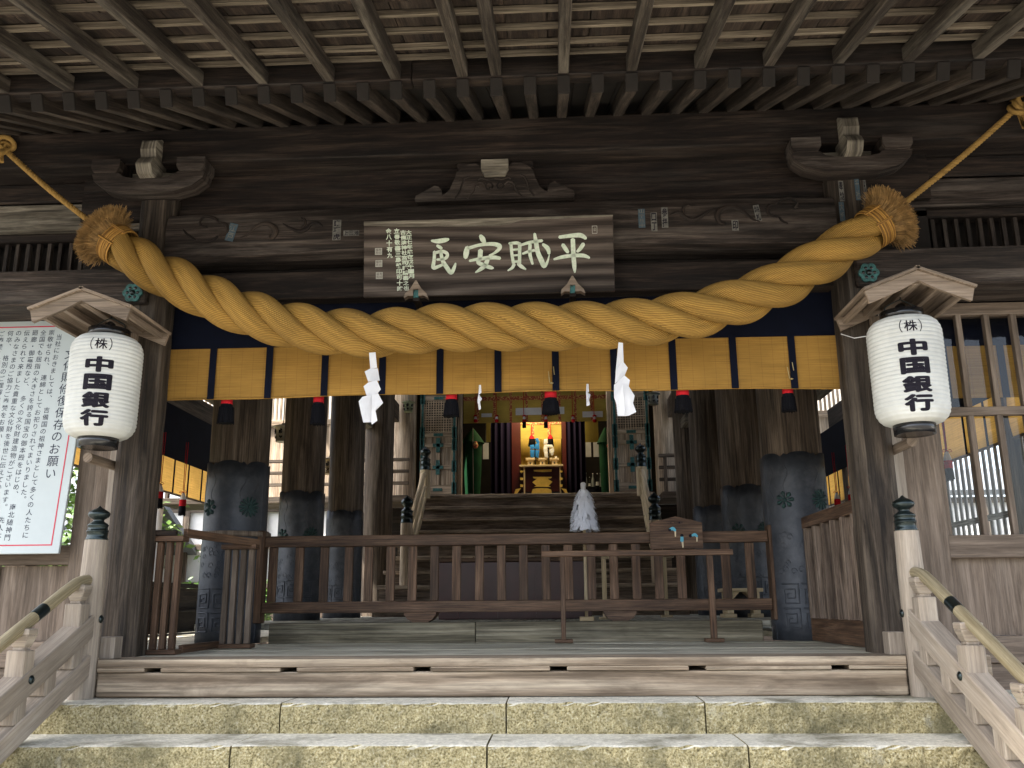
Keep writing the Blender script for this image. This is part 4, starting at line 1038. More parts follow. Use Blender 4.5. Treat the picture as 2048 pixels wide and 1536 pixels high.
# ================================================================== FRONT STAIR RAILINGS
def stair_railing(sx):
    lab = ('pale wooden stair railing with black bulb cap, below the white notice board' if sx < 0 else
           'pale wooden stair railing with black bulb cap, below the lattice window')
    xr = 2.335 * sx
    t = thing('stair_railing', lab, 'railing', (xr, -.3, -.21), 'pale railings flanking the steps')
    yn = -.115; SL = .46
    nl = MB(); nl.lathe([(.070, -.209), (.070, .45), (.065, .675)], (xr, yn, 0), 28); po = nl.build('newel_post', W_NEW, t)
    g = MB(); giboshi(g, xr, yn, .675, .058, .54); g.build('post_cap', BRONZE, po)
    y1 = -2.7
    def z_at(z0, y): return z0 + (y - yn) * SL
    # two square rails, running down to the front
    r1 = MB(); r1.beam((xr, yn + .02, .215), (xr, y1, z_at(.215, y1)), .112, .12); r1.build('upper_rail', W_NEW, t, bevel=.006)
    r2 = MB(); r2.beam((xr, yn + .02, .0), (xr, y1, z_at(.0, y1)), .112, .115); r2.build('lower_rail', W_NEW, t, bevel=.006)
    # round handrail
    hr = MB(); zh = .442; hy = lambda y: (zh - .055) + (y - (yn - .26)) * .48
    hr.tube([(xr, yn + .02, zh), (xr, yn - .06, zh + .001), (xr, yn - .12, zh - .006), (xr, yn - .18, zh - .021), (xr, yn - .26, zh - .055)] + [(xr, yn - .26 - k * .25, hy(yn - .26 - k * .25)) for k in range(1, 10)], .032, 16)
    h = hr.build('handrail', HAND, t)
    for k, y in enumerate((yn - .52, yn - 1.75)):
        mb2 = MB(); mb2.tube([(xr, y + .045, hy(y + .045)), (xr, y - .045, hy(y - .045))], .0332, 16); mb2.build('rail_collar', BRONZE, h)
    # short necked posts under the handrail, blocks between the rails
    for k in range(5):
        y = yn - .14 - k * .50; zt = z_at(.215, y) + .05; hh = (zh - .01 if k == 0 else hy(y)) - .028
        b = MB(); b.box(xr - .048, xr + .048, y - .048, y + .048, zt - .06, zt + (hh - zt) * .55, 'Z'); s_ = b
        s_.hexa([(xr - .032, y - .032, zt + (hh - zt) * .62), (xr + .032, y - .032, zt + (hh - zt) * .62), (xr + .032, y + .032, zt + (hh - zt) * .62), (xr - .032, y + .032, zt + (hh - zt) * .62), (xr - .055, y - .045, hh - .02), (xr + .055, y - .045, hh - .02), (xr + .055, y + .045, hh - .02), (xr - .055, y + .045, hh - .02)])
        s_.box(xr - .03, xr + .03, y - .03, y + .03, zt + (hh - zt) * .54, zt + (hh - zt) * .63, 'Z'); s_.box(xr - .054, xr + .054, y - .046, y + .046, hh - .021, hh + .012, 'X')
        s_.build('rail_post', W_NEW, t, bevel=.005)
        y2 = yn - .17 - k * .50
        b = MB(); b.box(xr - .05, xr + .05, y2 - .05, y2 + .05, z_at(.0, y2) + .04, z_at(.215, y2) - .05, 'Z'); b.build('baluster', W_NEW, t, bevel=.005)
        y2 = yn - .42 - k * .50
        b = MB(); b.box(xr - .05, xr + .05, y2 - .05, y2 + .05, z_at(.0, y2) + .04, z_at(.215, y2) - .05, 'Z'); b.build('baluster', W_NEW, t, bevel=.005)
        if k < 3:
            for (yy, zz) in ((yn - .0 - k * .62, z_at(.225, yn - .0 - k * .62)),):
                n_ = MB(); n_.lathe([(.022, 0), (.022, .005), (.012, .012), (0, .013)], (xr - sx * (.071 if k == 0 else .057), yy, zz), 14, ax='X')
                if sx > 0: n_.v = [(2 * (xr - (.071 if k == 0 else .057)) - a, b_, c_) for a, b_, c_ in n_.v]
                n_.build('nail_cover', BRONZE, t)
    return t
HAND = wood('bamboo_handrail', (.20, .155, .085), (.29, .24, .145), (.38, .325, .21), sv=30, bump=.08, rough=.5, con=.5, knots=False)
stair_railing(-1); stair_railing(1)

# ================================================================== SACRED ROPE
RC = [(219, 478), (270, 515), (320, 545), (374, 573), (430, 600), (498, 627), (575, 649), (655, 662), (745, 668), (815, 661), (884, 656), (1000, 654), (1100, 653), (1210, 650), (1310, 641), (1390, 628), (1455, 610), (1550, 574), (1640, 523), (1710, 480), (1772, 440)]
YR = -.02
def catmull(P, m=8):
    out = []
    for i in range(len(P) - 1):
        p0, p1, p2, p3 = P[max(i - 1, 0)], P[i], P[i + 1], P[min(i + 2, len(P) - 1)]
        for k in range(m):
            t = k / m
            out.append((p1 * 2 + (p2 - p0) * t + (p0 * 2 - p1 * 5 + p2 * 4 - p3) * t * t + (p1 * 3 - p0 - p2 * 3 + p3) * t ** 3) * .5)
    out.append(P[-1]); return out
cl = catmull([at(a, b, YR) for a, b in RC], 10)
# even spacing
def resample(P, ds):
    out = [P[0]]; acc = 0
    for i in range(1, len(P)):
        a = P[i - 1]; b = P[i]; L = (b - a).length
        while acc + L >= ds:
            t = (ds - acc) / L; a = a + (b - a) * t; out.append(a); L = (b - a).length; acc = 0
        acc += L
    return out
cl = resample(cl, .02)
rope = thing('sacred_rope', 'thick golden twisted straw rope sagging across the whole entrance', 'rope', (0, YR, 1.8))
nC = len(cl); pitch = .88
def frame(i):
    T = (cl[min(i + 1, nC - 1)] - cl[max(i - 1, 0)]).normalized(); B = Vector((0, -1, 0)); Nn = B.cross(T).normalized()
    if Nn.z < 0: Nn = -Nn
    return T, Nn, B
for s in range(3):
    P = []; Rd = []
    for i in range(nC):
        T, Nn, B = frame(i); ph = 2 * math.pi * (i * .02 / pitch) + s * 2.0944 + .4
        e = min(i, nC - 1 - i) * .02; k = 1 - .22 * math.exp(-e / .14)
        k *= 1 + .05 * math.sin(math.pi * i / (nC - 1))
        P.append(cl[i] + (Nn * math.cos(ph) + B * math.sin(ph)) * .0755 * k); Rd.append(.0725 * k)
    m = MB(); m.tube(P, Rd, 40); m.build('strand', STRAW, rope, fix=False)
for end in (0, 1):
    idx = 4 if end == 0 else nC - 5
    T, Nn, B = frame(idx)
    if end == 0: T = -T
    c0 = cl[idx]
    bd = MB()
    nb = 7
    for q in range(nb):
        cc = c0 + T * (-.035 + q * .013); ring = [cc + (Nn * math.cos(a) + B * math.sin(a)) * .128 for a in [2 * math.pi * k / 32 for k in range(32)]]
        bd.tube(ring, .0075, 6, closed=True)
    for sgn in (-.3, .5):
        bd.tube([c0 + T * (-.05) + (Nn * math.cos(1.2 + sgn) + B * math.sin(1.2 + sgn)) * .135, c0 + T * .06 + (Nn * math.cos(1.25 + sgn) + B * math.sin(1.25 + sgn)) * .138], .008, 6)
    bd.build('binding', BAND, rope)
    fb = MB(); rr = random.Random(end + 3); b0 = c0 + T * .05
    for q in range(6500):
        a = rr.uniform(0, 2 * math.pi); u = math.sqrt(rr.random()); r0 = .115 * u
        dirv = (Nn * math.cos(a) + B * math.sin(a))
        sp = u * rr.uniform(.75, 1.25) * 1.15
        d1 = (T * math.cos(sp) + dirv * math.sin(sp)).normalized()
        jit = Vector((rr.gauss(0, .15), rr.gauss(0, .15), rr.gauss(0, .15)))
        L_ = rr.uniform(.125, .158); p0 = b0 + dirv * r0; p1 = p0 + (d1 * .5 + T * .5 + jit * .5).normalized() * L_ * .5; p2 = p1 + (d1 + jit).normalized() * L_ * .5
        wv = d1.cross(Vector((rr.gauss(0, 1), rr.gauss(0, 1), rr.gauss(0, 1)))).normalized() * .0015
        w2 = d1.cross(wv).normalized() * .0019
        V = []
        for p_, k_ in ((p0, 1), (p1, 1), (p2, .6)): V += [p_ + wv * k_, p_ - wv * .5 * k_ + w2 * k_, p_ - wv * .5 * k_ - w2 * k_]
        fb.add(V, [(0, 1, 4, 3), (1, 2, 5, 4), (2, 0, 3, 5), (3, 4, 7, 6), (4, 5, 8, 7), (5, 3, 6, 8), (6, 7, 8)])
    fb.build('frayed_end', FIBRE, rope, fix=False)
# hanging cords with their knots
def twisted(mb, pts, r, pitch):
    pts = resample(catmull(pts, 10), .006)
    for s in range(3):
        P = []
        for i in range(len(pts)):
            T = (pts[min(i + 1, len(pts) - 1)] - pts[max(i - 1, 0)]).normalized(); A = T.cross(Vector((0, -1, 0))).normalized(); Bq = T.cross(A)
            ph = 2 * math.pi * i * .006 / pitch + s * 2.0944
            P.append(pts[i] + (A * math.cos(ph) + Bq * math.sin(ph)) * r * .52)
        mb.tube(P, r * .56, 8)
for end, lab in ((0, 'thin twisted golden cord holding up the left end of the rope'), (1, 'thin twisted golden cord with a knot holding up the right end of the rope')):
    a = cl[2] + Vector((-.12, .02, .10)) if end == 0 else cl[-3] + Vector((.12, .02, .10))
    a = at(186, 448, .02) if end == 0 else at(1812, 404, .02)
    k_ = at(8, 298, .06) if end == 0 else at(2036, 214, .06)
    inner = cl[3] if end == 0 else cl[-4]
    m = MB(); twisted(m, [inner, a, (a + k_) * .5 + Vector((0, -.004, -.015)), k_], .019, .075); t = m.build('hanging_cord', CORD, rope)
    m = MB(); kp = k_
    for q in range(3):
        cc = kp + Vector(((q - 1) * .022, -.01, (q - 1) * .028)); ring = [cc + Vector((math.cos(u) * .042, math.sin(u + q) * .03 - .01, math.sin(u) * .042)) for u in [2 * math.pi * v / 20 for v in range(20)]]
        m.tube(ring, .017, 8, closed=True)
    m.tube([kp, kp + Vector((0, -.02, -.06)), kp + Vector((.01, -.02, -.11))], .015, 8); m.build('knot', CORD, t)
    m = MB(); m.tube([kp + Vector((0, 0, .02)), (kp.x, .02, 3.24), (kp.x, .085, 3.47), (kp.x, .2, 3.492)], .018, 8); m.build('cord_loop', CORD, t)

# ---- zigzag paper streamers
def streamer(name, polys, Y, label, cat, group, mat=PAPER, scale=None, lean=.02):
    c0 = at(*polys[0][0], Y); t = thing(name, label, cat, tuple(c0), group)
    m = MB(); rr = random.Random(len(label))
    for k, pl in enumerate(polys):
        dy = -.014 * k
        V = []
        xs = [p[0] for p in pl]; mx = sum(xs) / len(xs)
        for p in pl:
            q = at(p[0], p[1], Y + dy); V.append(q + Vector((0, (p[0] - mx) * .0011 * (1 if k % 2 else -1) + rr.uniform(-.003, .003), 0)))
        cen = sum(V, Vector()) / len(V) + Vector((0, -.006, 0)); V.append(cen); n = len(pl)
        m.add(V, [(i, (i + 1) % n, n) for i in range(n)], [[(V[i].x, V[i].z), (V[(i + 1) % n].x, V[(i + 1) % n].z), (cen.x, cen.z)] for i in range(n)])
    m.build('folded_paper', mat, t, solid=.0015, fix=False)
    return t
Zl = lambda L: [[(690 + x / 8.08, 690 + y / 8.08) for x, y in p] for p in L]
Zr = lambda L: [[(680 + x / 2.926, 500 + y / 2.926) for x, y in p] for p in L]
streamer('paper_streamer', Zl([[(385, 120), (495, 120), (525, 375), (405, 385)], [(325, 437), (405, 385), (525, 370), (555, 565), (380, 598)], [(290, 655), (380, 598), (520, 575), (590, 730), (530, 785), (345, 820)], [(230, 920), (285, 845), (345, 820), (440, 800), (440, 1240), (395, 1245), (300, 1255), (265, 1110)], [(430, 800), (535, 782), (625, 945), (480, 1070), (525, 1225), (432, 1282), (420, 1240)]]), -.10,
         'large white zigzag paper streamer hanging left of centre below the rope', 'paper streamer', 'large paper streamers on the rope')
streamer('paper_streamer', Zr([[(1630, 540), (1655, 545), (1660, 660), (1613, 715)], [(1655, 650), (1685, 685), (1665, 735), (1608, 785), (1613, 715)], [(1665, 735), (1695, 765), (1688, 805), (1605, 862), (1605, 785)], [(1655, 785), (1690, 800), (1725, 850), (1715, 895), (1735, 945), (1690, 970), (1662, 975)], [(1655, 790), (1668, 975), (1625, 970), (1618, 900), (1605, 862)]]), -.10,
         'large white zigzag paper streamer hanging right of centre below the rope', 'paper streamer', 'large paper streamers on the rope')
streamer('small_paper_streamer', [[(958, 770), (962, 770), (963, 785), (957, 790)], [(957, 788), (964, 797), (959, 806), (955, 802)], [(955, 802), (960, 804), (962, 818), (958, 820)]], .34, 'small white paper strip under the blind, between the left tassels', 'paper streamer', 'small paper strips under the blind')
streamer('small_paper_streamer', [[(1173, 768), (1177, 768), (1178, 784), (1172, 788)], [(1172, 783), (1181, 789), (1178, 799), (1173, 801)], [(1173, 799), (1178, 799), (1180, 810), (1173, 812)]], .34, 'small white paper strip under the blind, just left of the right streamer', 'paper streamer', 'small paper strips under the blind')

# ================================================================== PAPER LANTERNS under their little roofs
def lantern(sx, px_top, turn, label):
    X = -2.37 if sx < 0 else 2.434; Yl = -.15
    t = thing('paper_lantern', label, 'lantern', (X, Yl, 1.22), 'white paper lanterns on the front posts')
    z0, z1 = 1.275, 1.905; Rm = .203; NR = 26
    def rad(z):
        u = (z - z0) / (z1 - z0)
        e = min(u, 1 - u); base = .118 + (Rm - .118) * (1 - max(0, 1 - e / .17) ** 2.2) ** .5 if e < .17 else Rm
        base *= 1 + .02 * (u - .5)
        rib = .0042 * abs(math.sin(math.pi * u * NR)) if .02 < u < .98 else 0
        return base + rib
    nz = NR * 5
    m = MB(); m.lathe([(rad(z0 + (z1 - z0) * k / nz), z0 + (z1 - z0) * k / nz) for k in range(nz + 1)], (X, Yl, 0), 72)
    sh = m.build('paper_shade', LANT, t, fix=False)
    m = MB(); m.lathe([(.10, 1.90), (.122, 1.897), (.122, 1.955), (.105, 1.960), (.105, 1.945)], (X, Yl, 0), 36); m.build('top_ring', LACQ, t)
    m = MB(); m.lathe([(.085, 1.222), (.113, 1.218), (.116, 1.282), (.10, 1.285)], (X, Yl, 0), 36); m.build('bottom_ring', LACQ, t)
    m = MB(); m.lathe([(.0, 1.955), (.024, 1.957), (.036, 1.975), (.03, 1.995), (.012, 2.01), (0, 2.012)], (X, Yl, 0), 20); m.build('top_knob', LACQ, t)
    m = MB(); m.tube([(X - .10, Yl, 1.955), (X - .09, Yl, 1.99), (X - .03, Yl, 2.022), (X, Yl, 2.035), (X + .03, Yl, 2.022), (X + .09, Yl, 1.99), (X + .10, Yl, 1.955)], .0035, 6); m.tube([(X, Yl, 2.035), (X + .006, Yl, 2.045), (X, Yl, 2.055)], .004, 6); m.build('wire_hook', BRONZE, t)
    # lettering laid onto the ribbed paper
    fl_ = MB(); ex = Vector((1, 0, 0)); ey = Vector((0, 0, 1))
    zc = lambda v: Vector((0, 0, v))
    big = [('中', 1.685), ('国', 1.578), ('銀', 1.470), ('行', 1.365)]
    for ch, z in big:
        for q in range(9):
            dq = Vector((0, 0, 0)) if q == 8 else Vector((math.cos(q * math.pi / 4) * .0085, 0, math.sin(q * math.pi / 4) * .0046))
            put_char(fl_, ch, zc(z) + dq, ex, ey, .11, fit=(.140, .088))
    put_char(fl_, '株', zc(1.812), ex, ey, .07, bold=.015, fit=(.070, .066))
    put_char(fl_, '（', Vector((-.052, 0, 1.812)), ex, ey, .08, bold=.004, fit=(.016, .078)); put_char(fl_, '）', Vector((.052, 0, 1.812)), ex, ey, .08, bold=.004, fit=(.016, .078))
    bm = bmesh.new(); vv = [bm.verts.new(v) for v in fl_.v]
    for f in fl_.f:
        try: bm.faces.new([vv[i] for i in f])
        except ValueError: pass
    for k in range(-9, 10):
        g = bm.verts[:] + bm.edges[:] + bm.faces[:]; bmesh.ops.bisect_plane(bm, geom=g, plane_co=(k * .01, 0, 0), plane_no=(1, 0, 0))
    for k in range(NR * 2):
        z = z0 + (z1 - z0) * (k + .5) / (NR * 2)
        if 1.3 < z < 1.87: g = bm.verts[:] + bm.edges[:] + bm.faces[:]; bmesh.ops.bisect_plane(bm, geom=g, plane_co=(0, 0, z), plane_no=(0, 0, 1))
    for v in bm.verts:
        r = rad(v.co.z) + .0016; a = v.co.x / Rm + R(turn); z = v.co.z
        v.co = Vector((X + r * math.sin(a), Yl - r * math.cos(a), z))
    me = bpy.data.meshes.new('lettering'); bmesh.ops.translate(bm, verts=bm.verts, vec=-Vector((X, Yl, 1.3))); bm.to_mesh(me); bm.free(); me.materials.append(INK)
    o = bpy.data.objects.new('lettering', me); COL.objects.link(o); o.parent = sh; o.location = Vector((X, Yl, 1.3)) - Vector(sh['_w']); o['_w'] = (X, Yl, 1.3)
    # the peg below
    # little gabled roof
    c = thing('lantern_roof', ('small gabled plank roof over the left lantern' if sx < 0 else 'small gabled plank roof over the right lantern, wire leading from its post'), 'lantern roof', (X, 0, 2.05), 'little roofs over the lanterns')
    Xc = -2.432 if sx < 0 else 2.452; za = 2.125; yf, yb = -.40, .155; hw = .30; dz = .115
    sl = dz / hw
    for s2 in (-1, 1):
        m = MB(); m.beam((Xc + s2 * hw * .5, yf - .02, za + .012 - dz * .5), (Xc + s2 * hw * .5, yb, za + .012 - dz * .5), math.hypot(hw, dz) + .03, .018, up=(s2 * sl, 0, 1)); m.build('roof_board', W_CAN, c, bevel=.002)
        m = MB(); m.beam((Xc + s2 * hw * .42, yf + .04, za - dz * .42 - .035), (Xc + s2 * hw * .42, yb, za - dz * .42 - .035), .03, .045); m.beam((Xc + s2 * hw * .86, yf + .04, za - dz * .86 - .03), (Xc + s2 * hw * .86, yb, za - dz * .86 - .03), .03, .035); m.build('purlin', W_CAN, c, bevel=.002)
    for yy, nm in ((yf, 'bargeboard'), (yb - .03, 'bargeboard')):
        hw2 = hw + .005; t2 = .075
        pl = [(0, 0), (-hw2, -dz), (-hw2 + .02, -dz - t2), (-.10, -dz * .42 - t2 + .01), (0, -t2 * .80), (.10, -dz * .42 - t2 + .01), (hw2 - .02, -dz - t2), (hw2, -dz)]
        m = MB(); m.prism(pl, (Xc, yy, za), (1, 0, 0), (0, 0, 1), (0, .024, 0)); m.build(nm, W_CAN, c, bevel=.003)
    m = MB(); m.box(Xc - .025, Xc + .025, yf + .03, yb, za - .075, za - .01, 'Y'); m.build('ridge_beam', W_CAN, c, bevel=.003)
    m = MB(); m.box(Xc - .10, Xc + .10, yb - .03, yb, 1.80, za - .10, 'Z'); m.build('back_board', W_CAN, c, bevel=.003)
    pg = at(198, 921, .1) if sx < 0 else at(1812, 890, .1)
    m = MB(); m.tube([(pg.x - .01, -.02, pg.z), (pg.x - .01, .37, pg.z)], .03, 16); m.build('peg', W_CAN, c)
lantern(-1, 0, 17, 'white paper lantern with black writing, in front of the notice board')
lantern(1, 0, -10, 'white paper lantern with black writing, in front of the lattice window')
wl = MB(); a = at(1682, 668, .13); b = at(1735, 672, -.1); wl.tube([a, (a + b) * .5 + Vector((0, 0, -.02)), b], .0025, 6); tag(wl.build('light_wire', WHITEP), 'thin pale wire from the right post to the lantern', 'wire')

# ================================================================== NAME PLAQUE
pl_tl, pl_tr, pl_br, pl_bl = at(727, 446, .02), at(1227, 430, .02), at(1229, 585, .10), at(730, 597, .10)
xl, xr_ = -.85, .768; ztop, zbot = 2.72, 2.222
up_v = Vector((0, -.06, ztop - zbot)).normalized()
plq = thing('name_plaque', 'long dark wooden plaque with four big pale characters above the rope', 'plaque', (0, .11, zbot))
pn = Vector((1, 0, 0)).cross(up_v)
O = Vector((xl, .105, zbot)); wP = xr_ - xl; hP = (ztop - zbot) / up_v.z
m = MB(); P0 = [O, O + Vector((wP, 0, 0)), O + Vector((wP, 0, 0)) - pn * .035, O - pn * .035]
m.hexa([p for p in P0] + [p + up_v * hP for p in P0]); m.build('board', W_PLAQ, plq, bevel=.006, seg=2)
m = MB(); rr = random.Random(3)     # pale worn strip along the top edge
top = [(0, 1)] + [(u, 1) for u in (1.0,)]
edge = [(1.0, .985), (.90, .975), (.80, .968), (.70, .962), (.63, .955), (.58, .915), (.52, .90), (.45, .895), (.38, .905), (.30, .915), (.22, .905), (.12, .925), (.0, .945)]
poly = [(0, 1.0), (1.0, 1.0)] + [(u, v + rr.uniform(-.005, .005)) for u, v in edge]
m.prism([(u * wP, v * hP) for u, v in poly], O + pn * .0015 + up_v * .001, (1, 0, 0), up_v, -pn * .002); m.build('worn_edge', W_GREY, plq)
Z = 3.938
def pq(x, y):      # zoomed picture point -> plaque plane (u, v) in metres
    X0, Y0 = 28, 95; X1, Y1 = 1998, 38; yb0, yb1 = 690, 650
    u = (x - 28) / (1998 - 28); yt = 95 + (38 - 95) * u; yb = 690 + (650 - 690) * u
    return u * wP, (1 - (y - yt) / (yb - yt)) * hP
KX = wP / 1970
def strokes(L, mb):
    for st_ in L:
        stroke(mb, [(*pq(x, y), w_ * KX) for x, y, w_ in st_], O, (1, 0, 0), up_v, .005, .006)
CH = {
 'hei': [[(1575, 218, 25), (1660, 207, 30), (1740, 203, 36), (1782, 228, 24)], [(1600, 278, 28), (1622, 312, 32), (1640, 340, 24)], [(1762, 272, 30), (1738, 308, 30), (1712, 335, 20)], [(1530, 395, 16), (1600, 376, 28), (1680, 366, 28), (1760, 366, 30), (1806, 384, 16)], [(1680, 235, 34), (1682, 350, 35), (1687, 450, 32), (1690, 500, 12)]],
 'zoku': [[(1195, 268, 24), (1200, 340, 24), (1212, 425, 24)], [(1180, 268, 18), (1235, 264, 24), (1268, 270, 22)], [(1264, 268, 28), (1262, 350, 26), (1260, 425, 26)], [(1210, 318, 15), (1255, 314, 15)], [(1212, 364, 15), (1255, 360, 15)], [(1215, 414, 17), (1258, 410, 17)], [(1218, 432, 26), (1202, 462, 22), (1168, 484, 10)], [(1248, 428, 24), (1275, 452, 28), (1308, 474, 12)],
          [(1275, 280, 18), (1350, 258, 24), (1440, 246, 22)], [(1382, 190, 20), (1392, 260, 34), (1405, 340, 36), (1432, 405, 40), (1452, 450, 30), (1478, 415, 18), (1494, 360, 8)], [(1445, 275, 22), (1482, 308, 34), (1492, 350, 22)], [(1285, 350, 16), (1335, 332, 22), (1385, 322, 18)], [(1345, 275, 26), (1342, 350, 28), (1362, 432, 18)]],
 'an': [[(955, 205, 26), (972, 232, 42), (988, 262, 26)], [(852, 298, 34), (842, 345, 44), (836, 382, 30)], [(858, 306, 26), (950, 280, 24), (1050, 272, 30), (1104, 288, 36), (1098, 315, 28), (1060, 347, 18), (1022, 362, 10)], [(955, 322, 38), (950, 378, 36), (937, 418, 32), (985, 442, 32), (1035, 460, 28), (1054, 463, 14)], [(1012, 388, 32), (992, 438, 34), (952, 474, 28), (914, 498, 10)], [(868, 406, 18), (950, 390, 26), (1050, 379, 32), (1108, 386, 24)]],
 'min': [[(568, 246, 16), (620, 250, 36), (672, 241, 34), (704, 234, 18)], [(612, 284, 20), (632, 296, 26), (650, 306, 18)], [(592, 332, 24), (588, 400, 26), (582, 458, 30), (622, 450, 24), (666, 430, 18)], [(590, 345, 20), (650, 330, 26), (692, 350, 26), (678, 385, 24), (610, 396, 16)], [(640, 322, 22), (655, 400, 30), (690, 460, 34), (722, 500, 30), (746, 460, 26), (758, 424, 12)]]}
m = MB()
for k in CH: strokes(CH[k], m)
m.build('large_characters', LETTER, plq, fix=False)
m = MB()
cols = [(385, 160, 545, '大正七年歳在戊午一月'), (340, 160, 640, '吉备津神社宮司謹請書之也'.replace('备', '備')), (290, 145, 648, '立春敬書三島毅印可十時'), (225, 145, 385, '金八十有九')]
for x, ya, yb, txt in cols:
    for i, ch in enumerate(txt):
        y = ya + (yb - ya) * (i + .5) / len(txt); u, v = pq(x + (y - 145) * .06, y)
        put_char(m, ch, O + Vector((u, 0, 0)) + up_v * v + pn * .003, (1, 0, 0), up_v, .04, bold=.03, fit=(46 * KX, min(44, (yb - ya) / len(txt) * .92) * KX))
m.build('small_inscription', LETTER, plq, fix=False)
m2 = MB()
for (x, y, w_, h_) in ((147, 330, 56, 54), (150, 425, 54, 54), (154, 520, 54, 54)):
    u, v = pq(x, y); cpt = O + Vector((u, 0, 0)) + up_v * v
    m = MB(); m.prism([(-w_ / 2 * KX, -h_ / 2 * KX), (w_ / 2 * KX, -h_ / 2 * KX), (w_ / 2 * KX, h_ / 2 * KX), (-w_ / 2 * KX, h_ / 2 * KX)], cpt + pn * .003, (1, 0, 0), up_v, -pn * .003); m.build('seal', SEAL, plq, fix=False)
    for i, ch in enumerate('福寿長印'): put_char(m2, ch, cpt + Vector(((i % 2 - .5) * 24 * KX, 0, 0)) + up_v * ((.5 - i // 2) * 24 * KX) + pn * .0042, (1, 0, 0), up_v, 22 * KX, fit=(21 * KX, 21 * KX))
m = MB(); u, v = pq(1852, 157); cpt = O + Vector((u, 0, 0)) + up_v * v
for (a, b_, c_, d_) in ((-20, 20, 28, 31), (-20, 20, -31, -28), (-20, -17, -28, 28), (17, 20, -28, 28)):
    m.prism([(a * KX, c_ * KX), (b_ * KX, c_ * KX), (b_ * KX, d_ * KX), (a * KX, d_ * KX)], cpt + pn * .003, (1, 0, 0), up_v, -pn * .003)
put_char(m, '印', cpt + pn * .003, (1, 0, 0), up_v, .02, fit=(16 * KX, 30 * KX))
m.build('seal', SEAL, plq, fix=False); m2.build('seal_script', W_PLAQ, plq, fix=False)
# little triangular rests carrying the plaque
for k, (px, py) in enumerate(((833, 585), (1145, 576))):
    c = at(px, py, .07)
    t = thing('plaque_rest', ('small triangular wooden rest under the left end of the plaque', 'small triangular wooden rest under the right end of the plaque')[k], 'bracket', (c.x, .07, c.z - .04), 'rests under the plaque')
    m = MB(); m.prism([(-.075, -.045), (-.05, -.028), (-.035, -.03), (-.017, -.03), (-.017, .015), (.017, .015), (.017, -.03), (.035, -.03), (.05, -.028), (.08, -.045), (.07, -.015), (.035, .02), (.004, .075), (-.004, .075), (-.035, .02), (-.07, -.015)], (c.x, .035, c.z - .005), (1, 0, 0), (0, 0, 1), (0, .05, 0)); m.build('rest_block', W_CAN, t, bevel=.004)
    m = MB(); m.box(c.x - .016, c.x + .016, .05, .06, c.z - .04, c.z + .01); m.build('copper_plate', TEAL, t)
    m = MB(); m.box(c.x - .02, c.x + .02, .06, .28, c.z - .06, c.z - .035); m.build('arm', W_BEAM, t)

# ---- votive stickers on the beams and right post
def sticker(px0, py0, px1, py1, txt, label, dark=False, Y=.148, tilt=0, vert=True):
    a = at(px0, py0, Y); b = at(px1, py1, Y); cx, cz = (a.x + b.x) / 2, (a.z + b.z) / 2; w_, h_ = abs(b.x - a.x), abs(a.z - b.z)
    ca, sa = math.cos(R(tilt)), math.sin(R(tilt)); ex = Vector((ca, 0, sa)); ey = Vector((-sa, 0, ca))
    t = thing('votive_sticker', label, 'sticker', (cx, Y, cz), 'votive stickers on the beam and post')
    m = MB(); m.prism([(-w_ / 2, -h_ / 2), (w_ / 2, -h_ / 2), (w_ / 2, h_ / 2), (-w_ / 2, h_ / 2)], (cx, Y, cz), ex, ey, (0, .0015, 0)); m.build('sheet', STICKD if dark else STICK, t)
    m = MB(); n = len(txt)
    for i, ch in enumerate(txt):
        q = (0, h_ / 2 - h_ * (i + .5) / n) if vert else (-w_ / 2 + w_ * (i + .5) / n, 0)
        fw, fh = (w_ * .8, h_ / n * .86) if vert else (w_ / n * .86, h_ * .8)
        put_char(m, ch, Vector((cx, Y - .001, cz)) + ex * q[0] + ey * q[1], ex, ey, .03, bold=.02, fit=(fw, fh))
    m.build('print', STICK if dark else INK, t, fix=False)
STICKD = plain('blue_grey_sticker', (.045, .075, .095), rough=.6, var=.3, bump=.02)
sticker(456, 447, 470, 482, '江戸', 'small tilted blue-grey sticker within the left carved scroll', True, tilt=-14)
sticker(666, 440, 681, 480, '講巧虎', 'tall pale sticker with bold letters left of the plaque')
sticker(687, 461, 718, 471, '上三池', 'low wide sticker right beside the plaque corner', vert=False)
sticker(1276, 418, 1291, 455, '山千社中', 'dark lettered sticker nearest the right end of the plaque', True)
sticker(1301, 425, 1315, 462, '口丁', 'faded peeling sticker, second from the plaque on the right')
sticker(1322, 415, 1337, 455, '参拝', 'grey peeling sticker touching the right carved scroll tip')
sticker(1463, 440, 1478, 461, '印', 'nearly bleached sticker below the middle of the right scroll')
sticker(1508, 410, 1522, 442, '納札', 'worn slanting sticker between the two right scroll curls', tilt=8)
for k, (p0, p1, q0, q1, txt, lab, dk_) in enumerate(((1676, 362, 1690, 402, '奉納', 'pale sticker on the left facet of the right post top', False), (1677, 404, 1691, 442, '大坂', 'dark sticker below the pale one on the right post', True), (1708, 358, 1722, 400, '千社', 'dark sticker on the front of the right post top', True), (1726, 360, 1735, 398, '札', 'narrow grey sticker at the right edge of the right post', False))):
    sticker(p0, p1, q0, q1, txt, lab, dk_, Y=PY - .1245)

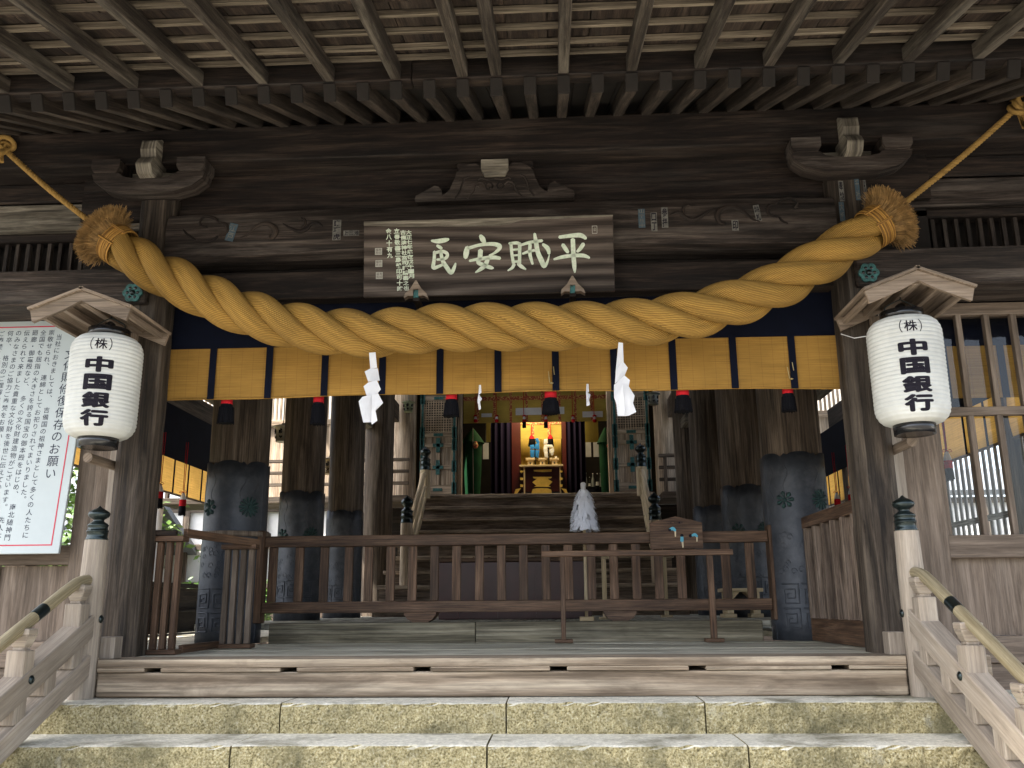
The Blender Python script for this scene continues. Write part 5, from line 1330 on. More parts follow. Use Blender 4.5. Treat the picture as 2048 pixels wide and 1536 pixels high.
# ================================================================== FRONT BLIND
fbz = thing('front_blind', 'long yellow reed blind with navy bands under the rope', 'blind', (0, .40, 1.63))
m = MB(); n = 60
def bz(x): return 1.632 + .016 * math.cos(x / 2.25 * 1.57) + .004 * math.sin(x * 5)
X0, X1 = -2.235, 2.215
V = []; Fc = []; U = []; nr = 6
for i in range(n + 1):
    x = X0 + (X1 - X0) * i / n
    for j in range(nr + 1):
        z = 1.998 + (bz(x) - 1.998) * j / nr; u = j / nr
        V.append((x, .40 + u * (.010 * math.sin(x * 3.1 + .6) + .006 * math.sin(x * 8.4)), z))
for i in range(n):
    for j in range(nr):
        f = (i * (nr + 1) + j, i * (nr + 1) + j + 1, (i + 1) * (nr + 1) + j + 1, (i + 1) * (nr + 1) + j); Fc.append(f); U.append([(V[q][0], V[q][2]) for q in f])
m.add(V, Fc, U, True)
m.build('reed_sheet', BLIND, fbz, fix=False)
m = MB(); m.tube([(X0 + (X1 - X0) * k / 40, .40, bz(X0 + (X1 - X0) * k / 40)) for k in range(41)], .006, 6); m.build('bottom_rod', BLIND, fbz)
for px, py in ((425, 740), (538, 740), (650, 735), (765, 735), (880, 735), (996, 735), (1111, 730), (1228, 735), (1346, 730), (1467, 720), (1585, 720)):
    q = at(px, py, .39); m = MB(); sk = (q.x) * .004
    m.beam((q.x, .388, bz(q.x) - .004), (q.x, .388, 2.0), .046, .003, up=(0, 1, 0)); m.build('navy_band', NAVY, fbz)
m = MB(); m.box(X0 - .03, X1 + .03, .392, .396, 1.985, 2.30, 'X'); m.build('navy_valance', NAVY, fbz)
# tassels peeping out below the blind
labs = ['red-topped black tassel below the blind in front of the left big pillar', 'red-topped black tassel below the blind at the second left pillar', 'red-topped black tassel in front of the left sanctuary door', 'red-topped black tassel in front of the altar, largest of the row', 'red-topped black tassel right of the large right streamer', 'red-topped black tassel below the blind at the right big pillar']
for k, (px, y0, y1, y2, wr, wb_) in enumerate(((455, 793, 809, 846, 12, 15), (638, 790, 806, 848, 11, 13), (903, 786, 800, 832, 12, 14), (1101, 781, 797, 827, 13, 16), (1364, 775, 792, 823, 13, 16), (1574, 773, 788, 822, 11, 13))):
    Y = .46; a = at(px, y0 - 6, Y); b = at(px, y1, Y); c = at(px, y2, Y); s_ = (Y + 5.33) / F_PX
    t = thing('blind_tassel', labs[k], 'tassel', (a.x, Y, c.z), 'tassels under the front blind')
    m = MB(); m.lathe([(wr * s_ * .8, a.z + .03), (wr * s_ * .95, a.z), (wr * s_, b.z)], (a.x, Y, 0), 20); m.build('red_collar', RED, t)
    m = MB(); m.lathe([(wr * s_ * .98, b.z), (wb_ * s_, b.z - .05), (wb_ * s_ * 1.1, c.z), (0, c.z + .006)], (a.x, Y, 0), 20); rr = random.Random(k)
    for q in range(70):
        an = rr.uniform(0, 6.28); rq = wb_ * s_; m.tube([(a.x + rq * .95 * math.cos(an), Y + rq * .95 * math.sin(an), b.z - .02), (a.x + rq * 1.13 * math.cos(an), Y + rq * 1.13 * math.sin(an), c.z + rr.uniform(-.008, .006))], .0028, 4)
    m.build('black_fringe', FRINGE, t)
    if k in (3, 5):
        m = MB()
        m.tube([(a.x - .012, .375, a.z + .09), (a.x - .005, .37, a.z + .02), (a.x, .372, a.z + .006)], .003, 6); m.tube([(a.x + .022, .375, a.z + .12), (a.x + .027, .372, a.z + .065)], .003, 6); m.lathe([(0, a.z + .002), (.012, a.z + .008), (0, a.z + .016)], (a.x + .01, .372, 0), 12); m.build('metal_hook', BRASS, t)
# ================================================================== NOTICE BOARD
NBx1 = -2.795; NBx0 = -4.6; zt_, zb3 = 2.235, .625
yt_, yb_ = .465, .33
nb = thing('notice_board', 'big white notice board with a red border and vertical lines of text', 'notice board', (-3.7, .45, zb3))
upn = Vector((0, yt_ - yb_, zt_ - zb3)); Hn = upn.length; upn.normalize(); nn = Vector((1, 0, 0)).cross(upn)
O2 = Vector((NBx0, yb_, zb3)); Wn = NBx1 - NBx0
def nbox(u0, u1, v0, v1, d0, d1, name, mat, bev=0):
    m = MB(); P0 = [O2 + Vector((u, 0, 0)) + upn * v0 + nn * d for u, d in ((u0, d1), (u1, d1), (u1, d0), (u0, d0))]
    m.hexa(P0 + [p + upn * (v1 - v0) for p in P0]); return m.build(name, mat, nb, bevel=bev)
nbox(0, Wn, 0, Hn, 0, .022, 'panel', WHITE, .003)
rl_ = MB()
for u0, u1, v0, v1 in ((.05, Wn - .05, .05, .058), (.05, Wn - .05, Hn - .058, Hn - .05), (.05, .058, .058, Hn - .058), (Wn - .058, Wn - .05, .058, Hn - .058)):
    P0 = [O2 + Vector((u, 0, 0)) + upn * v0 + nn * d for u, d in ((u0, .0235), (u1, .0235), (u1, .0215), (u0, .0215))]; rl_.hexa(P0 + [p + upn * (v1 - v0) for p in P0])
rl_.build('red_border', REDLINE, nb)
txt = MB(); inv = lambda P: None
def nb_uv(px, py):
    """picture point -> board plane coordinates"""
    d = ray(px, py); t = (O2 - CAM).dot(nn) / d.dot(nn); p = CAM + d * t; return (p.x - NBx0, (p - O2).dot(upn))
def column(u, v_top, s, text, pitch_):
    v = v_top
    for ch in text:
        if ch == ' ': v -= pitch_ * .7; continue
        put_char(txt, ch, O2 + Vector((u, 0, 0)) + upn * (v - pitch_ / 2) + nn * .0228, (1, 0, 0), upn, s, bold=.006); v -= pitch_
lines_ = ['当社におきましては、 吉備国の祖神さまとして多くの人たちに', '崇敬せられ、 連綿としてお祀りされてまいりました。', '全国でも屈指の大きさを誇る国宝の御本殿をはじめ、 南北随神門・', '廻廊・御竈殿など、 多くの文化財建造物がございます。 先人より護り', '伝えられて来ました貴重な文化財を後世に伝えていくために、', 'のみなさまのご協力ご奉賛をお願いしております。', '何卒、 格別のご理解を、ここにお願い申し上げます。', 'ご奉賛ください。']
vt = nb_uv(128, 660)[1]
u_first = Wn - .235; col_p = .0735
ut, vtt = Wn - .155, Hn - .20
for k, l in enumerate(lines_): column(u_first - k * .0585, Hn - .075 - (.035 if k == 0 else 0), .0435, l, .0492)
column(Wn - .135, Hn - .22, .078, '文化財修復保存のお願い', .0835)
txt.build('printed_text', PRINT, nb, fix=False)

# ================================================================== FENCES AND SMALL FURNITURE ON THE FLOOR
fen = thing('wooden_fence', 'long brown wooden fence with upright slats across the raised floor', 'fence', (0, 2.24, .158))
ya, yb = 2.20, 2.27; xL, xR = -1.93, 1.93
def fb_(name, x0, x1, y0, y1, z0, z1, ax=None, mat=W_RAIL, par=fen, bev=.004):
    m = MB(); m.box(x0, x1, y0, y1, z0, z1, ax); return m.build(name, mat, par, bevel=bev)
xL = at(517, 1150, 2.23).x; xR = at(1552, 1150, 2.23).x
fb_('end_post', xL - .06, xL + .05, ya - .03, yb + .03, .158, .91, 'Z'); fb_('end_post', xR - .05, xR + .07, ya - .03, yb + .03, .158, .91, 'Z')
fb_('top_rail', xL + .052, xR - .052, ya - .005, yb + .005, .775, .865, 'X'); fb_('bottom_rail', xL + .052, xR - .052, ya - .002, yb + .002, .235, .325, 'X')
sl_px = [(545, 0), (598, 0), (648, 0), (697, 0), (737, 0), (781, 0), (825, 0), (869, 0), (913, 0), (959, 0), (1003, 0), (1047, 0), (1092, 0), (1137, 0), (1183, 0), (1228, 0), (1273, 0), (1318, 0), (1363, 0), (1453, 0), (1502, 0)]
for p, _ in sl_px:
    x = at(p, 1150, 2.235).x; fb_('slat', x - .036, x + .036, 2.222, 2.25, .326, .774, 'Z')
for p in (842, 1240):
    x = at(p, 1230, 2.2).x
    m = MB(); m.prism([(-.13, .06), (-.10, .02), (-.06, 0), (.06, 0), (.10, .02), (.13, .06), (.13, .077), (-.13, .077)], (x, ya - .06, .158), (1, 0, 0), (0, 0, 1), (0, .19, 0)); m.build('foot', W_RAIL, fen, bevel=.004)
# right side slat fence, from pillar to post
W_RAILP = wood('side_fence_timber', (.10, .07, .052), (.19, .14, .105), (.27, .21, .165), sv=18, bump=.2)
sf = thing('side_fence', 'low slatted fence between the right sheathed pillar and right front post', 'fence', (2.38, 1.2, 0))
X = 2.36
m = MB(); m.box(X - .035, X + .035, .40, 2.06, .86, .95, 'Y'); m.build('top_rail', W_RAIL, sf, bevel=.004)
m = MB(); m.box(X - .025, X + .025, .40, 2.06, .004, .17, 'Y'); m.build('base_board', W_RAIL, sf, bevel=.004)
for k in range(7):
    y = .52 + k * .235; m = MB(); m.box(X - .047, X + .047, y - .02, y + .02, .171, .859, 'Z'); m.build('slat', W_RAILP, sf, bevel=.003)
# two standing slat racks on the left joined by long bars
rk = thing('slat_barrier', 'brown slatted barrier with two uprights standing beside the left front post', 'barrier', (-2.0, .8, 0))
def rack(x0, x1, y, base_c, top_c):
    m = MB(); m.box(x0 - .02, x1 + .02, y - .05, y + .05, .003, .032, 'X'); m.build('foot_board', W_RAIL, rk, bevel=.003)
    m = MB(); m.box(x0 - .015, x1 + .015, y - .05, y + .05, .70, .735, 'X'); m.build('cap_board', W_RAIL, rk, bevel=.003)
    for k in range(4):
        x = x0 + .025 + (x1 - x0 - .05) * k / 3; m = MB(); m.box(x - .018, x + .018, y - .022, y + .022, .033, .699, 'Z'); m.build('slat', top_c, rk, bevel=.003)
a1 = at(268, 1306, .42).x; a2 = at(350, 1306, .42).x
b1 = at(432, 1290, 1.25).x; b2 = at(500, 1290, 1.25).x
rack(a1 + .03, a2, .42, 0, W_RAIL); rack(b1 + .02, b2, 1.25, 0, W_WING)
m = MB(); m.beam((a2 - .02, .48, .76), (b2 + .0, 1.30, .745), .03, .055); m.build('top_bar', W_RAIL, rk, bevel=.003)
m = MB(); m.beam((a2 - .0, .50, .03), (b1 + .02, 1.22, .03), .03, .05); m.build('bottom_bar', W_RAIL, rk, bevel=.003)
m = MB(); m.beam((-2.62, .35, .755), (a2 - .05, .42, .755), .05, .035); m.build('top_bar', W_BEAM, rk, bevel=.003)
# wooden half ring round the left pillar
m = MB(); m.lathe([(.275, .86), (.30, .86), (.30, .90), (.275, .90)], (-XP, 2.28, 0), 40); tag(m.build('pillar_ring', W_CAN), 'pale wooden hoop around the left sheathed pillar', 'hoop')
# bar stand in front of the fence
bs = thing('bar_stand', 'plain wooden bar on two thin legs standing before the fence', 'stand', (.75, 1.85, 0))
p1 = at(1126, 1200, 1.85).x; p2 = at(1424, 1200, 1.85).x
for x, nm in ((p1, .028), (p2, .036)):
    m = MB(); m.beam((x, 1.85, .02), (x, 1.85, at(1270, 1112, 1.85).z), nm * 1.3, nm * 1.3); m.build('leg', W_RAIL, bs, bevel=.004)
    m = MB(); m.box(x - .07, x + .07, 1.80, 1.90, .003, .03, 'X'); m.build('foot', W_RAIL, bs, bevel=.004)
m = MB(); zB = at(1270, 1112, 1.85).z; m.box(p1 - .16, p2 + .18, 1.827, 1.873, zB, zB + .045, 'X'); m.build('bar', W_RAIL, bs, bevel=.004)
# wooden sign with three blue bowing figures
ws = thing('wooden_sign', 'house-shaped wooden sign with small bowing figures fixed to the fence', 'sign', (1.4, 2.12, .75))
c1 = at(1301, 1098, 2.12); c2 = at(1406, 1098, 2.12); wS = c2.x - c1.x; zS0 = c1.z; hS = at(1355, 1033, 2.12).z - zS0
m = MB(); m.prism([(0, 0), (wS, 0), (wS, hS * .80), (wS / 2, hS), (0, hS * .80)], (c1.x, 2.10, zS0), (1, 0, 0), (0, 0, 1), (0, .03, 0)); m.build('board', W_RAIL, ws, bevel=.004)
m = MB()
for i, ch in enumerate('二拝二拍手一拝'): put_char(m, ch, (c1.x + wS * (.36 + i * .042), 2.098, zS0 + hS * .80), (1, 0, 0), (0, 0, 1), .016, fit=(.016, .017))
m.build('printed_text', INK, ws, fix=False)
SKY_ = plain('pale_blue_paint', (.10, .38, .50), rough=.6, var=.1, bump=0); SKIN = plain('cream_paint', (.66, .55, .36), rough=.6, var=.1, bump=0)
def S_(px, py): q = at(px, py, 2.096); return (q.x, q.z)
F = 5.389; z6 = lambda x, y: S_(1080 + x / F, 1020 + y / F)
for kk, (head, body, leg) in enumerate((((1400, 215, 1408, 185), [(1395, 215, 22), (1430, 200, 34), (1458, 222, 26)], [(1458, 225, 16), (1460, 285, 12)]), ((1530, 275, 1530, 275), [(1530, 290, 30), (1530, 335, 36)], [(1535, 335, 20), (1542, 402, 14)]), ((1622, 277, 1622, 277), [(1640, 275, 22), (1670, 265, 30), (1694, 285, 22)], [(1692, 288, 14), (1692, 338, 11)]))):
    for pts, mt, nm, lf in ((body, SKY_, 'blue_figure', .003), (leg, SKIN, 'figure_legs', .002)):
        m = MB(); stroke(m, [(*z6(a, b), w_ / F * .0042) for a, b, w_ in pts], (0, 2.099, 0), (1, 0, 0), (0, 0, 1), lf, .003); m.build(nm, mt, ws, fix=False)
    q = z6(*head[:2]); m = MB(); m.lathe([(.0135, 0), (.010, -.003), (0, -.004)], (q[0], 2.099, q[1]), 12, ax='Y'); m.build('figure_head', INK, ws)
# stool of bare wood on the right
so_ = at(1481, 1195, 4.0); sto = thing('wooden_stool', 'small bare wood stool behind the fence at the right', 'stool', (so_.x, 4.0, .15))
sw_ = .40
m = MB(); m.box(so_.x - sw_ / 2, so_.x + sw_ / 2, 3.86, 4.14, .40, .435, 'X'); m.build('seat', W_PALE, sto, bevel=.004)
for s in (-1, 1):
    m = MB(); m.box(so_.x + s * .13 - .035, so_.x + s * .13 + .035, 3.88, 4.12, .19, .399, 'Z'); m.prism([(0, 0), (.07, .07), (0, .07)], (so_.x + s * .095, 3.9, .329), (-s, 0, 0), (0, 0, 1), (0, .2, 0)); m.build('leg', W_PALE, sto, bevel=.003)
    m = MB(); m.box(so_.x + s * .13 - .06, so_.x + s * .13 + .06, 3.87, 4.13, .152, .189, 'X'); m.build('foot', W_PALE, sto, bevel=.003)
# offering box
ob_ = thing('offering_box', 'dark red slatted offering box behind the middle of the fence', 'offering box', (0, 4.2, .15))
x0, x1 = at(878, 1150, 4.0).x, at(1182, 1150, 4.0).x
m = MB(); m.box(x0, x1, 4.0, 4.03, .152, .72, 'X'); m.box(x0, x1, 4.57, 4.6, .152, .72, 'X'); m.box(x0, x0 + .03, 4.031, 4.569, .152, .72, 'Y'); m.box(x1 - .03, x1, 4.031, 4.569, .152, .72, 'Y'); m.build('box_body', W_WINE if False else WINE, ob_, bevel=.005)
m = MB(); m.box(x0 - .04, x1 + .04, 3.96, 4.64, .721, .76, 'X'); m.build('rim', W_RAIL, ob_, bevel=.005)
for k in range(4):
    m = MB(); xx = x0 + (x1 - x0) * (k + .5) / 4; m.box(xx - .02, xx + .02, 3.985, 3.999, .16, .70, 'Z'); m.build('slat', WINE, ob_)
for k in range(12):
    m = MB(); m.beam((x0 + .03 + k * .16, 4.03, .74), (x0 + .03 + k * .16, 4.57, .74), .05, .05, up=(1, 0, 1)); m.build('grate_bar', W_RAIL, ob_) if x0 + .03 + k * .16 < x1 - .05 else None
# two pale upright stands behind the fence
for k, (px, y0, y1, Y, cap, lab) in enumerate(((1207, 1118, 1210, 3.4, True, 'pale upright stick with a small cap right of the offering box'), (1328, 1115, 1197, 4.6, False, 'pale plain upright stick on the stair foot right of the offering box'))):
    a = at(px, y0, Y); b = at(px + 4, y1, Y); t = thing('upright_stick', lab, 'stick', (b.x, Y, .15), 'pale sticks behind the fence')
    m = MB(); m.box(a.x - .021, a.x + .021, Y - .021, Y + .021, .152, a.z, 'Z'); m.build('shaft', W_PALE, t, bevel=.003)
    if cap: m = MB(); m.box(a.x - .022, a.x + .058, Y - .03, Y + .03, a.z + .0005, a.z + .035, 'X'); m.build('cap', W_PALE, t, bevel=.003)
    m = MB(); m.box(a.x - .06, a.x + .06, Y - .06, Y + .06, .151, .175, 'X'); m.build('base', W_PALE, t, bevel=.003)
WANDP = cloth('bluish_white_paper', (.82, .84, .90), trans=.3, var=.06)
# white paper wand on its stick
wd = thing('paper_wand', 'white bushy paper wand standing upright behind the fence', 'paper wand', (at(1168, 1060, 2.45).x, 2.45, .15))
t1 = at(1166, 967, 2.45); t2 = at(1169, 1063, 2.45); wx = (t1.x + t2.x) / 2
m = MB(); m.tube([(wx, 2.45, .15), (wx, 2.45, t1.z - .05)], .014, 10); m.build('stick', W_PALE, wd)
m = MB(); m.box(wx - .06, wx + .06, 2.39, 2.51, .151, .19, 'X'); m.build('base', W_PALE, wd, bevel=.004)
m = MB(); m.lathe([(.02, t1.z - .07), (.024, t1.z), (.012, t1.z + .01)], (wx, 2.45, 0), 12); m.build('paper_cap', PAPER, wd)
m = MB(); rr = random.Random(9); Hh = t1.z - t2.z; rad_b = .5 * (at(1196, 1063, 2.45).x - at(1142, 1063, 2.45).x)
for q in range(700):
    u = rr.random() ** .8; a = rr.uniform(0, 6.283); zt2 = t1.z - .05 - u * (Hh - .07); r0 = .025 + (rad_b - .03) * (u ** .5); L_ = rr.uniform(.03, .055)
    rb = r0 + rr.uniform(.004, .034); wq = rr.uniform(.006, .013); ca, sa = math.cos(a), math.sin(a)
    p0 = Vector((wx + r0 * .93 * ca, 2.45 + r0 * .93 * sa, zt2)); p1 = Vector((wx + rb * ca, 2.45 + rb * sa, max(zt2 - L_, t2.z + rr.uniform(0, .008)))); tv = Vector((-sa, ca, 0)) * wq
    m.add([p0 - tv, p0 + tv, p1 + tv + Vector((rr.gauss(0, .002), 0, 0)), p1 - tv], [(0, 1, 2, 3)])
m.lathe([(rad_b * .62, t2.z + .02), (rad_b * .45, t2.z + Hh * .45), (.018, t1.z - .06)], (wx, 2.45, 0), 20); m.build('paper_strips', WANDP, wd, fix=False)
# hanging metal lanterns
LAN = [(566, 868, 5.0, 17, 'pale pierced metal lantern hanging before the second left pillar, highest on the left'), (659, 933, 7.0, 16, 'tan pierced metal lantern hanging by the third left pillar'), (817, 814, 9.0, 11, 'greenish small metal lantern beside the left sanctuary door'),
       (1511, 850, 5.0, 18, 'greenish pierced metal lantern hanging before the second right pillar'), (1444, 918, 7.0, 15, 'tan pierced metal lantern half hidden by the second right pillar'), (1306, 798, 9.0, 12, 'dark small metal lantern beside the right sanctuary door')]
for k, (px, py, Y, hw_, lab) in enumerate(LAN):
    c = at(px, py, Y); s_ = (Y + 5.33) / F_PX * 1.02; r = hw_ * s_; 
    t = thing('metal_lantern', lab, 'hanging lantern', (c.x, Y, c.z - r), 'hanging metal lanterns')
    mt = plain('lantern_metal_%d' % k, [(.46, .43, .32), (.50, .38, .22), (.30, .33, .20), (.34, .36, .24), (.50, .36, .20), (.16, .16, .13)][k], rough=.55, metal=.35, var=.3, bump=.2)
    m = MB(); z0 = c.z - r * .85; z1 = c.z + r * .75
    m.lathe([(r * .80, z0 - r * .12), (r * .86, z0), (r * .80, z0 + .001), (r * .92, z1), (r * .96, z1 + r * .03)], (c.x, Y, 0), 18); bd_ = m.build('pierced_body', mt, t)
    m = MB(); m.lathe([(r * 1.22, z1 + r * .06), (r * 1.24, z1 + r * .12), (r * .9, z1 + r * .25), (r * .4, z1 + r * .36), (r * .16, z1 + r * .42), (r * .2, z1 + r * .52), (0, z1 + r * .62)], (c.x, Y, 0), 18); m.build('cap', mt, t)
    m = MB(); m.tube([(c.x, Y, z1 + r * .5), (c.x, Y, 4.40)], .006, 5); m.build('chain', BRONZE, t)
    m = MB()
    for a0 in (-1.0, 0, 1.0):
        def O3(a, z): rr_ = r * (.80 + .12 * (z - z0) / (z1 - z0)) + .003; return (c.x + rr_ * math.sin(a0 + a), Y - rr_ * math.cos(a0 + a), z)
        h_ = z1 - z0
        m.tube([O3(-.16, z0 + h_ * .3), O3(0, z0 + h_ * .18), O3(.16, z0 + h_ * .3)], .010, 6); m.tube([O3(-.2, z0 + h_ * .75), O3(-.2, z0 + h_ * .5)], .008, 6); m.tube([O3(0, z0 + h_ * .85), O3(.12, z0 + h_ * .75), O3(.12, z0 + h_ * .55), O3(0, z0 + h_ * .5), O3(-.05, z0 + h_ * .65), O3(0, z0 + h_ * .85)], .006, 6)
    m.build('pierced_pattern', LACQ, bd_)

# ================================================================== IN THE SANCTUARY
F5 = 4.096; zz5 = lambda x, y, Y: at(820 + x / F5, 760 + y / F5, Y)
F6 = 8.532; zz6 = lambda x, y, Y: at(980 + x / F6, 820 + y / F6, Y)
YA = YD + .35
# gold blind with brocade bands across the doorway
gb = thing('gold_blind', 'gold reed blind with red brocade bands across the sanctuary doorway', 'blind', (0, YA, 3.4))
pa = zz5(435, 165, YA); pb = zz5(1620, 335, YA)
m = MB(); m.box(-1.24, 1.28, YA, YA + .01, pb.z, 4.3, 'X'); m.build('reed_sheet', GOLDMAT, gb)
m = MB()
for x in (555, 692, 825, 955, 1085, 1225, 1355, 1490): q = zz5(x, 250, YA).x; m.box(q - .022, q + .022, YA - .006, YA - .002, pb.z, 4.3, 'Z')
m.box(-1.24, 1.28, YA - .008, YA - .0065, pa.z - .02, pa.z + .05, 'X'); m.build('brocade_band', BROCADE, gb)
for x0_, x1_, y0_, y1_ in ((865, 1078, 230, 285), (1130, 1265, 222, 278), (585, 672, 275, 303), (1412, 1580, 258, 303)):
    a = zz5(x0_, y0_, YA - .01); b = zz5(x1_, y1_, YA - .01); m = MB(); m.box(a.x, b.x, YA - .012, YA - .010, b.z, a.z); m.build('paper_slip', PAPER, gb)
# small red and white tassels of the gold blind
lab6 = ['tiny red tassel on the gold blind above the left green cover', 'tiny red tassel on the gold blind, second from the left', 'tiny red and black tassel on the gold blind, left of the altar middle', 'tiny red and black tassel on the gold blind, right of the altar middle', 'tiny red tassel on the gold blind, second from the right', 'tiny red tassel on the gold blind above the right green cover']
for k, x in enumerate((537, 710, 935, 1112, 1335, 1512)):
    q = zz5(x, 300, YA - .03); t = thing('small_tassel', lab6[k], 'tassel', (q.x, YA - .03, q.z - .14), 'small tassels on the gold blind')
    m = MB(); m.tube([(q.x - .008, YA - .03, 4.2), (q.x - .008, YA - .03, q.z)], .006, 5); m.lathe([(.03, q.z), (.04, q.z + .012), (.02, q.z + .03)], (q.x, YA - .03, 0), 10); m.lathe([(.03, q.z - .10), (.035, q.z - .07), (.03, q.z - .05)], (q.x, YA - .03, 0), 10); m.build('red_knot', RED, t)
    m = MB(); m.lathe([(.03, q.z - .06), (.018, q.z), (.006, q.z + .01)], (q.x, YA - .03, 0), 10); m.build('white_head', PAPER, t)
    if k in (2, 3): m = MB(); m.lathe([(0, q.z - .20), (.036, q.z - .20), (.034, q.z - .10)], (q.x, YA - .03, 0), 10); m.build('black_fringe', FRINGE, t)
# purple side curtains
for k, (xa, xb, lab) in enumerate(((660, 832, 'dark purple curtain left of the altar'), (1275, 1430, 'dark purple curtain right of the altar'))):
    Y = YD + 1.45; a = zz5(xa, 340, Y).x; b = zz5(xb, 340, Y).x; m = MB(); n = 40
    for i in range(n):
        u0, u1 = i / n, (i + 1) / n; d0, d1 = .04 * math.sin(u0 * 22), .04 * math.sin(u1 * 22)
        m.add([(a + (b - a) * u0, Y + d0, ZS), (a + (b - a) * u1, Y + d1, ZS), (a + (b - a) * u1, Y + d1, 4.2), (a + (b - a) * u0, Y + d0, 4.2)], [(0, 1, 2, 3)], [[(u0, 0), (u1, 0), (u1, 2), (u0, 2)]], True)
    tag(m.build('curtain', PURPLE), lab, 'curtain', 'purple curtains in the sanctuary')
# green covered umbrellas
for k, (xc, hw_, ytop, lab, sx) in enumerate(((515, 78, 400, 'tall green cloth cover with a pointed hood on the left of the doorway', -1), (1600, 60, 390, 'tall green cloth cover on the right of the doorway', 1))):
    Y = YD + .75; q = zz5(xc, ytop, Y); r = hw_ / F5 * (Y + 5.33) / F_PX
    t = thing('covered_umbrella', lab, 'cloth cover', (q.x, Y, ZS), 'green covered umbrellas in the doorway')
    zk = zz5(xc, 520, Y).z
    m = MB(); n = 30
    prof = [(.02, q.z), (r * .35, q.z - .05), (r * .9, zk + .10), (r * 1.25, zk)]
    m.lathe(prof, (q.x, Y, 0), n); m.build('hood', GREEN, t)
    m = MB(); m.lathe([(r * .75, ZS + .02), (r * .9, ZS + .5), (r * 1.0, zk + .03)], (q.x, Y, 0), n); m.build('skirt', GREEN, t)
    m = MB(); m.tube([(q.x + .02, Y - r * 1.3, q.z - .02), (q.x + .02, Y - r * 1.28, zk - .1), (q.x + .03, Y - r * 1.05, ZS + .02)], .007, 6); m.build('cord', W_GREY, t)
    m = MB(); m.lathe([(.03, 0), (.05, .05), (.02, .12)], (q.x + r * .4, Y - r * 1.2, zk - .12), 10); m.build('red_bow', BROCADE, t)
# gold screen behind the altar, altar table, offerings
YS = YD + 2.5
a = zz6(520, 250, YS); b = zz6(1225, 940, YS)
gs = thing('gold_screen', 'shining gold folding backdrop behind the altar', 'screen', (a.x, YS, b.z))
for k in range(4):
    x0_ = a.x + (b.x - a.x) * k / 4; x1_ = a.x + (b.x - a.x) * (k + 1) / 4; m = MB(); m.beam((x0_ + .004, YS + (.05 if k % 2 else 0), (a.z + b.z) / 2 + .1), (x1_ - .004, YS + (0 if k % 2 else .05), (a.z + b.z) / 2 + .1), .02, a.z - b.z + .5); m.build('gold_panel', GOLD, gs)
ab_ = thing('altar_blind', 'small gold blind with red bands hanging right over the altar', 'blind', (0, YD + 1.9, 3.2))
Y = YD + 1.9; a = zz6(515, 255, Y); b = zz6(1220, 490, Y)
m = MB(); m.box(a.x, b.x, Y, Y + .01, b.z, a.z + .12, 'X'); m.build('reed_sheet', GOLDMAT, ab_)
m = MB(); m.box(a.x, b.x, Y - .012, Y - .006, a.z, a.z + .12, 'X')
for x in (735, 1000): q = zz6(x, 300, Y).x; m.box(q - .02, q + .02, Y - .006, Y - .002, b.z, a.z, 'Z')
m.build('brocade_band', BROCADE, ab_)
for k, (x, lab) in enumerate(((710, 'black tassel with red top over the blue streamer'), (1030, 'black tassel with red top over the white streamer'))):
    q = zz6(x, 470, Y - .05); t = thing('altar_tassel', lab, 'tassel', (q.x, Y - .05, q.z - .2), 'black tassels over the altar')
    m = MB(); m.tube([(q.x, Y - .05, a.z), (q.x, Y - .05, q.z)], .007, 5); m.lathe([(.05, q.z - .03), (.05, q.z), (.02, q.z + .05)], (q.x, Y - .05, 0), 12); m.build('red_knot', RED, t)
    m = MB(); m.lathe([(0, q.z - .17), (.068, q.z - .17), (.05, q.z - .03)], (q.x, Y - .05, 0), 12); m.build('black_fringe', FRINGE, t)
YT = YD + 1.25
tb_ = thing('altar_table', 'wine-red altar table with gold fittings and pale top', 'altar table', (.05, YT, ZS))
a = zz6(515, 945, YT); b = zz6(1230, 965, YT); xm = (a.x + b.x) / 2
m = MB(); m.box(a.x - .02, b.x + .02, YT - .05, YT + .55, b.z, a.z, 'X'); m.build('table_top', W_PALE, tb_, bevel=.004)
m = MB(); m.box(a.x + .02, b.x - .02, YT + .03, YT + .5, ZS + .24, b.z - .001, 'X'); m.box(a.x - .03, b.x + .03, YT - .03, YT + .5, ZS, ZS + .20, 'X'); m.build('table_body', WINE, tb_, bevel=.008)
for x in (585, 1195): q = zz6(x, 1000, YT - .02).x; m = MB(); m.box(q - .013, q + .013, YT - .03, YT + .0, ZS + .21, b.z - .002, 'Z'); m.build('leg', W_PALE, tb_)
def gold_plate(pts, Y, name='gold_fitting'):
    P = [zz6(x, y, Y) for x, y in pts]; m = MB(); m.prism([(p.x, p.z) for p in P], (0, Y, 0), (1, 0, 0), (0, 0, 1), (0, .012, 0)); m.build(name, GOLD, tb_, bevel=.003)
gold_plate([(730, 1140), (1055, 1140), (1040, 1165), (985, 1172), (1065, 1225), (1000, 1290), (1040, 1310), (750, 1310), (790, 1290), (722, 1232), (800, 1172), (745, 1165)], YT + .012)
gold_plate([(745, 1020), (1055, 1012), (1050, 1050), (900, 1060), (750, 1045)], YT + .010)
gold_plate([(705, 1420), (730, 1350), (800, 1335), (890, 1332), (980, 1335), (1045, 1360), (1055, 1420), (960, 1440), (790, 1440)], YT - .045)
for sxx in ((515, 570), (1195, 1240)):
    for (y0_, y1_) in ((1030, 1062), (1150, 1195), (1265, 1315)): gold_plate([(sxx[0], y0_), (sxx[1], y0_ + 8), (sxx[1] - 8, y1_), (sxx[0], y1_)], YT - .046)
gold_plate([(440, 1350), (530, 1335), (500, 1370), (460, 1430), (410, 1430)], YT - .046); gold_plate([(1210, 1335), (1300, 1350), (1330, 1430), (1290, 1430), (1250, 1370)], YT - .046)
